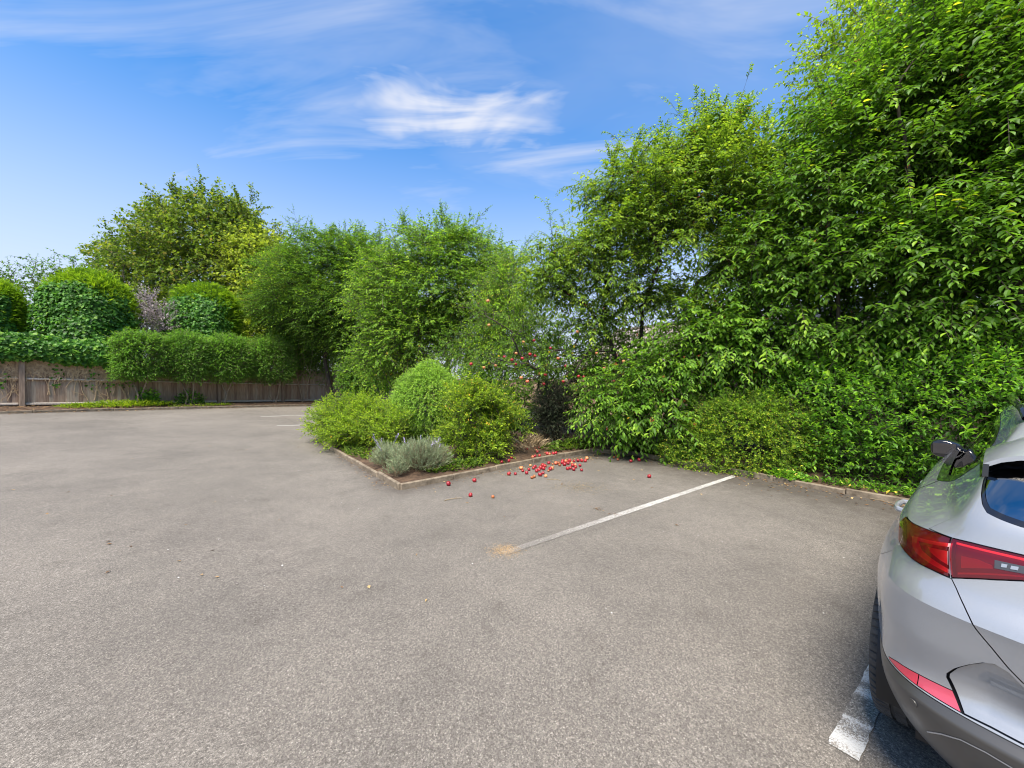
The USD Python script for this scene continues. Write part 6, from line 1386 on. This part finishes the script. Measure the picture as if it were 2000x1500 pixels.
# ------------------------------------------------------------------ fallen leaves, twigs, crumbs
def litter(name, label, cat, P, size, matl, seed, kind='diamond', curl=.5):
    rng = np.random.default_rng(seed); n = len(P)
    a = rng.uniform(0, 2 * math.pi, n)
    D = unit(np.c_[np.cos(a), np.sin(a), rng.normal(0, .12, n)])
    o = P[0] * [1, 1, 1]
    lv, lf, k = leaves(P - o, D, unit(UP + rng.normal(0, curl * .5, (n, 3))), size * rng.uniform(.5, 1.2, n), size * rng.uniform(.25, .6, n), kind)
    t = thing(name, label, cat, o)
    return obj('pieces', (lv, lf), M[matl], t, tint=np.repeat(rng.uniform(0, 1, n), k), kind='stuff')
rng = np.random.default_rng(601)
n = 2600; s = rng.uniform(-2, 19, n); off = np.clip(rng.gamma(2, .42, n), .05, 1.75)
P = np.array([fence_pt(a, .075 if o < 1.25 else (.10 if o < 1.34 else .012), o) for a, o in zip(s, off)])
P[:, 2] += np.where((off > .3) & (off < 1.1), .08, .02)
litter('fallen_leaves', 'dry tan leaves littering the earth and tarmac edge along the wooden fence', 'leaf litter', P, .075, 'dryleaf', 602)
u = 7.05 - np.abs(rng.gamma(1.3, .14, 520)) + .02; r = rng.uniform(-5.6, 1.2, 520); q = ur(u, r)
litter('fallen_leaves', 'small tan leaves and bits gathered on the tarmac along the hedge kerb', 'leaf litter', np.c_[q, gz(q[:, 0], q[:, 1]) + .007], .045, 'dryleaf', 603)
r = -5.58 + np.abs(rng.gamma(1.4, .13, 420)); u = rng.choice([1, 0], 420, p=[.75, .25]) * rng.normal(5.6, .8, 420); u = np.where(u == 0, rng.uniform(2.3, 6.8, 420), u).clip(2.2, 6.9); q = ur(u, r)
litter('fallen_leaves', 'leaf scraps and apple bits strewn around the fallen apples on the tarmac', 'leaf litter', np.c_[q, gz(q[:, 0], q[:, 1]) + .007], .04, 'dryleaf', 604)
u = 2.08 - np.abs(rng.gamma(1.2, .06, 160)); r = rng.uniform(-10.5, -5.5, 160); q = ur(u, r)
litter('fallen_leaves', 'thin line of dry bits along the left edging of the island', 'leaf litter', np.c_[q, gz(q[:, 0], q[:, 1]) + .007], .035, 'dryleaf', 605)
def gp(px, py, dz=.004): Y = EYE * F / (py - HOR); x = (px - 1000) / F * Y; return np.array([x, Y, float(gz(x, Y)) + dz])
M['orange_crumb'] = leaf_mat('orange_crumb', [(0, (.40, .22, .06)), (1, (.62, .42, .18))], trans=0.02)
def crumbs(label, px, py, rx, ry, n, size, matl, seed, cat='crumbs'):
    rng = np.random.default_rng(seed); c = gp(px, py); Yd = c[1]
    P = c + np.c_[rng.normal(0, rx, n), rng.normal(0, ry, n), np.full(n, .003)]
    litter('crumbs', label, cat, P, size, matl, seed + 1)
crumbs('smudge of orange-tan crumbs at the near end of the worn bay line', 985, 1078, .075, .07, 700, .010, 'orange_crumb', 611)
crumbs('faint pale patch of dry needles on the tarmac before the fallen apples', 1135, 953, .24, .16, 420, .022, 'straw', 613)
crumbs('few dark crumbs of rotten apple near the middle of the bay line', 1168, 996, .03, .03, 16, .035, 'dryleaf', 615)
crumbs('two brown scraps touching the left edge of the bay line', 1205, 1006, .06, .01, 10, .035, 'dryleaf', 617)
for i, (a, b, lab) in enumerate([((868, 980), (902, 975), 'thin grey twig lying on the tarmac before the island edging'), ((1068, 938), (1095, 940), 'short dark twig on the tarmac in front of the fallen apples'), ((1700, 975), (1762, 990), 'long pale straw along the kerb foot beside the car')]):
    p, q = gp(*a, dz=.008), gp(*b, dz=.008); m = (p + q) / 2 + np.array([.01, .02, .006])
    t = thing('twig', lab, 'twig', p)
    obj('stick', tube(curve(np.array([p, m, q]), 4) - p, np.linspace(.006, .003, 9) * (1 if i < 2 else .6), 6), M['dry'], t)
    if i < 2: obj('side_shoot', tube(np.array([m, m + [.03, .05, .01]]) - p, .0025, 5), M['dry'], t)
M['fleck'] = leaf_mat('fleck', [(0, (.30, .29, .27)), (1, (.60, .58, .54))], trans=0.02)
rng = np.random.default_rng(661); q = np.c_[rng.uniform(-6, 3.2, 90), rng.uniform(2.2, 9, 90)]; q = q[[park.contains(shapely.Point(*a)) for a in q]]
litter('flecks', 'tiny pale flecks and chips dotted over the open tarmac', 'flecks', np.c_[q, gz(q[:, 0], q[:, 1]) + .006], .022, 'fleck', 662)
rng = np.random.default_rng(663); q = np.c_[rng.uniform(-7, 3.0, 70), rng.uniform(2.6, 10, 70)]; q = q[[park.contains(shapely.Point(*a)) for a in q]]
litter('fallen_leaves', 'single dry leaves lying here and there on the open tarmac', 'leaf litter', np.c_[q, gz(q[:, 0], q[:, 1]) + .008], .045, 'dryleaf', 664)
# fine cracks in the tarmac
def crack(label, pts, seed):
    rng = np.random.default_rng(seed); P = curve(np.array([gp(*p)[:2] for p in pts]), 12); P = P + rng.normal(0, .006, P.shape)
    d = unit(np.gradient(P, axis=0)); nrm = np.c_[-d[:, 1], d[:, 0]]; w = rng.uniform(.002, .007, len(P))[:, None]
    v = np.vstack([P + nrm * w, P - nrm * w]); n = len(P); i = np.arange(n - 1)
    q = np.stack([i, i + 1, i + 1 + n, i + n], 1)[:, ::-1]
    o = obj('tarmac_crack', (np.c_[v, gz(v[:, 0], v[:, 1]) + .0035], q), M['crack']); tag(o, label, 'crack')
crack('thin dark crack in the tarmac running between the two far bay lines', [(505, 812), (545, 826), (590, 845), (612, 856)], 701)
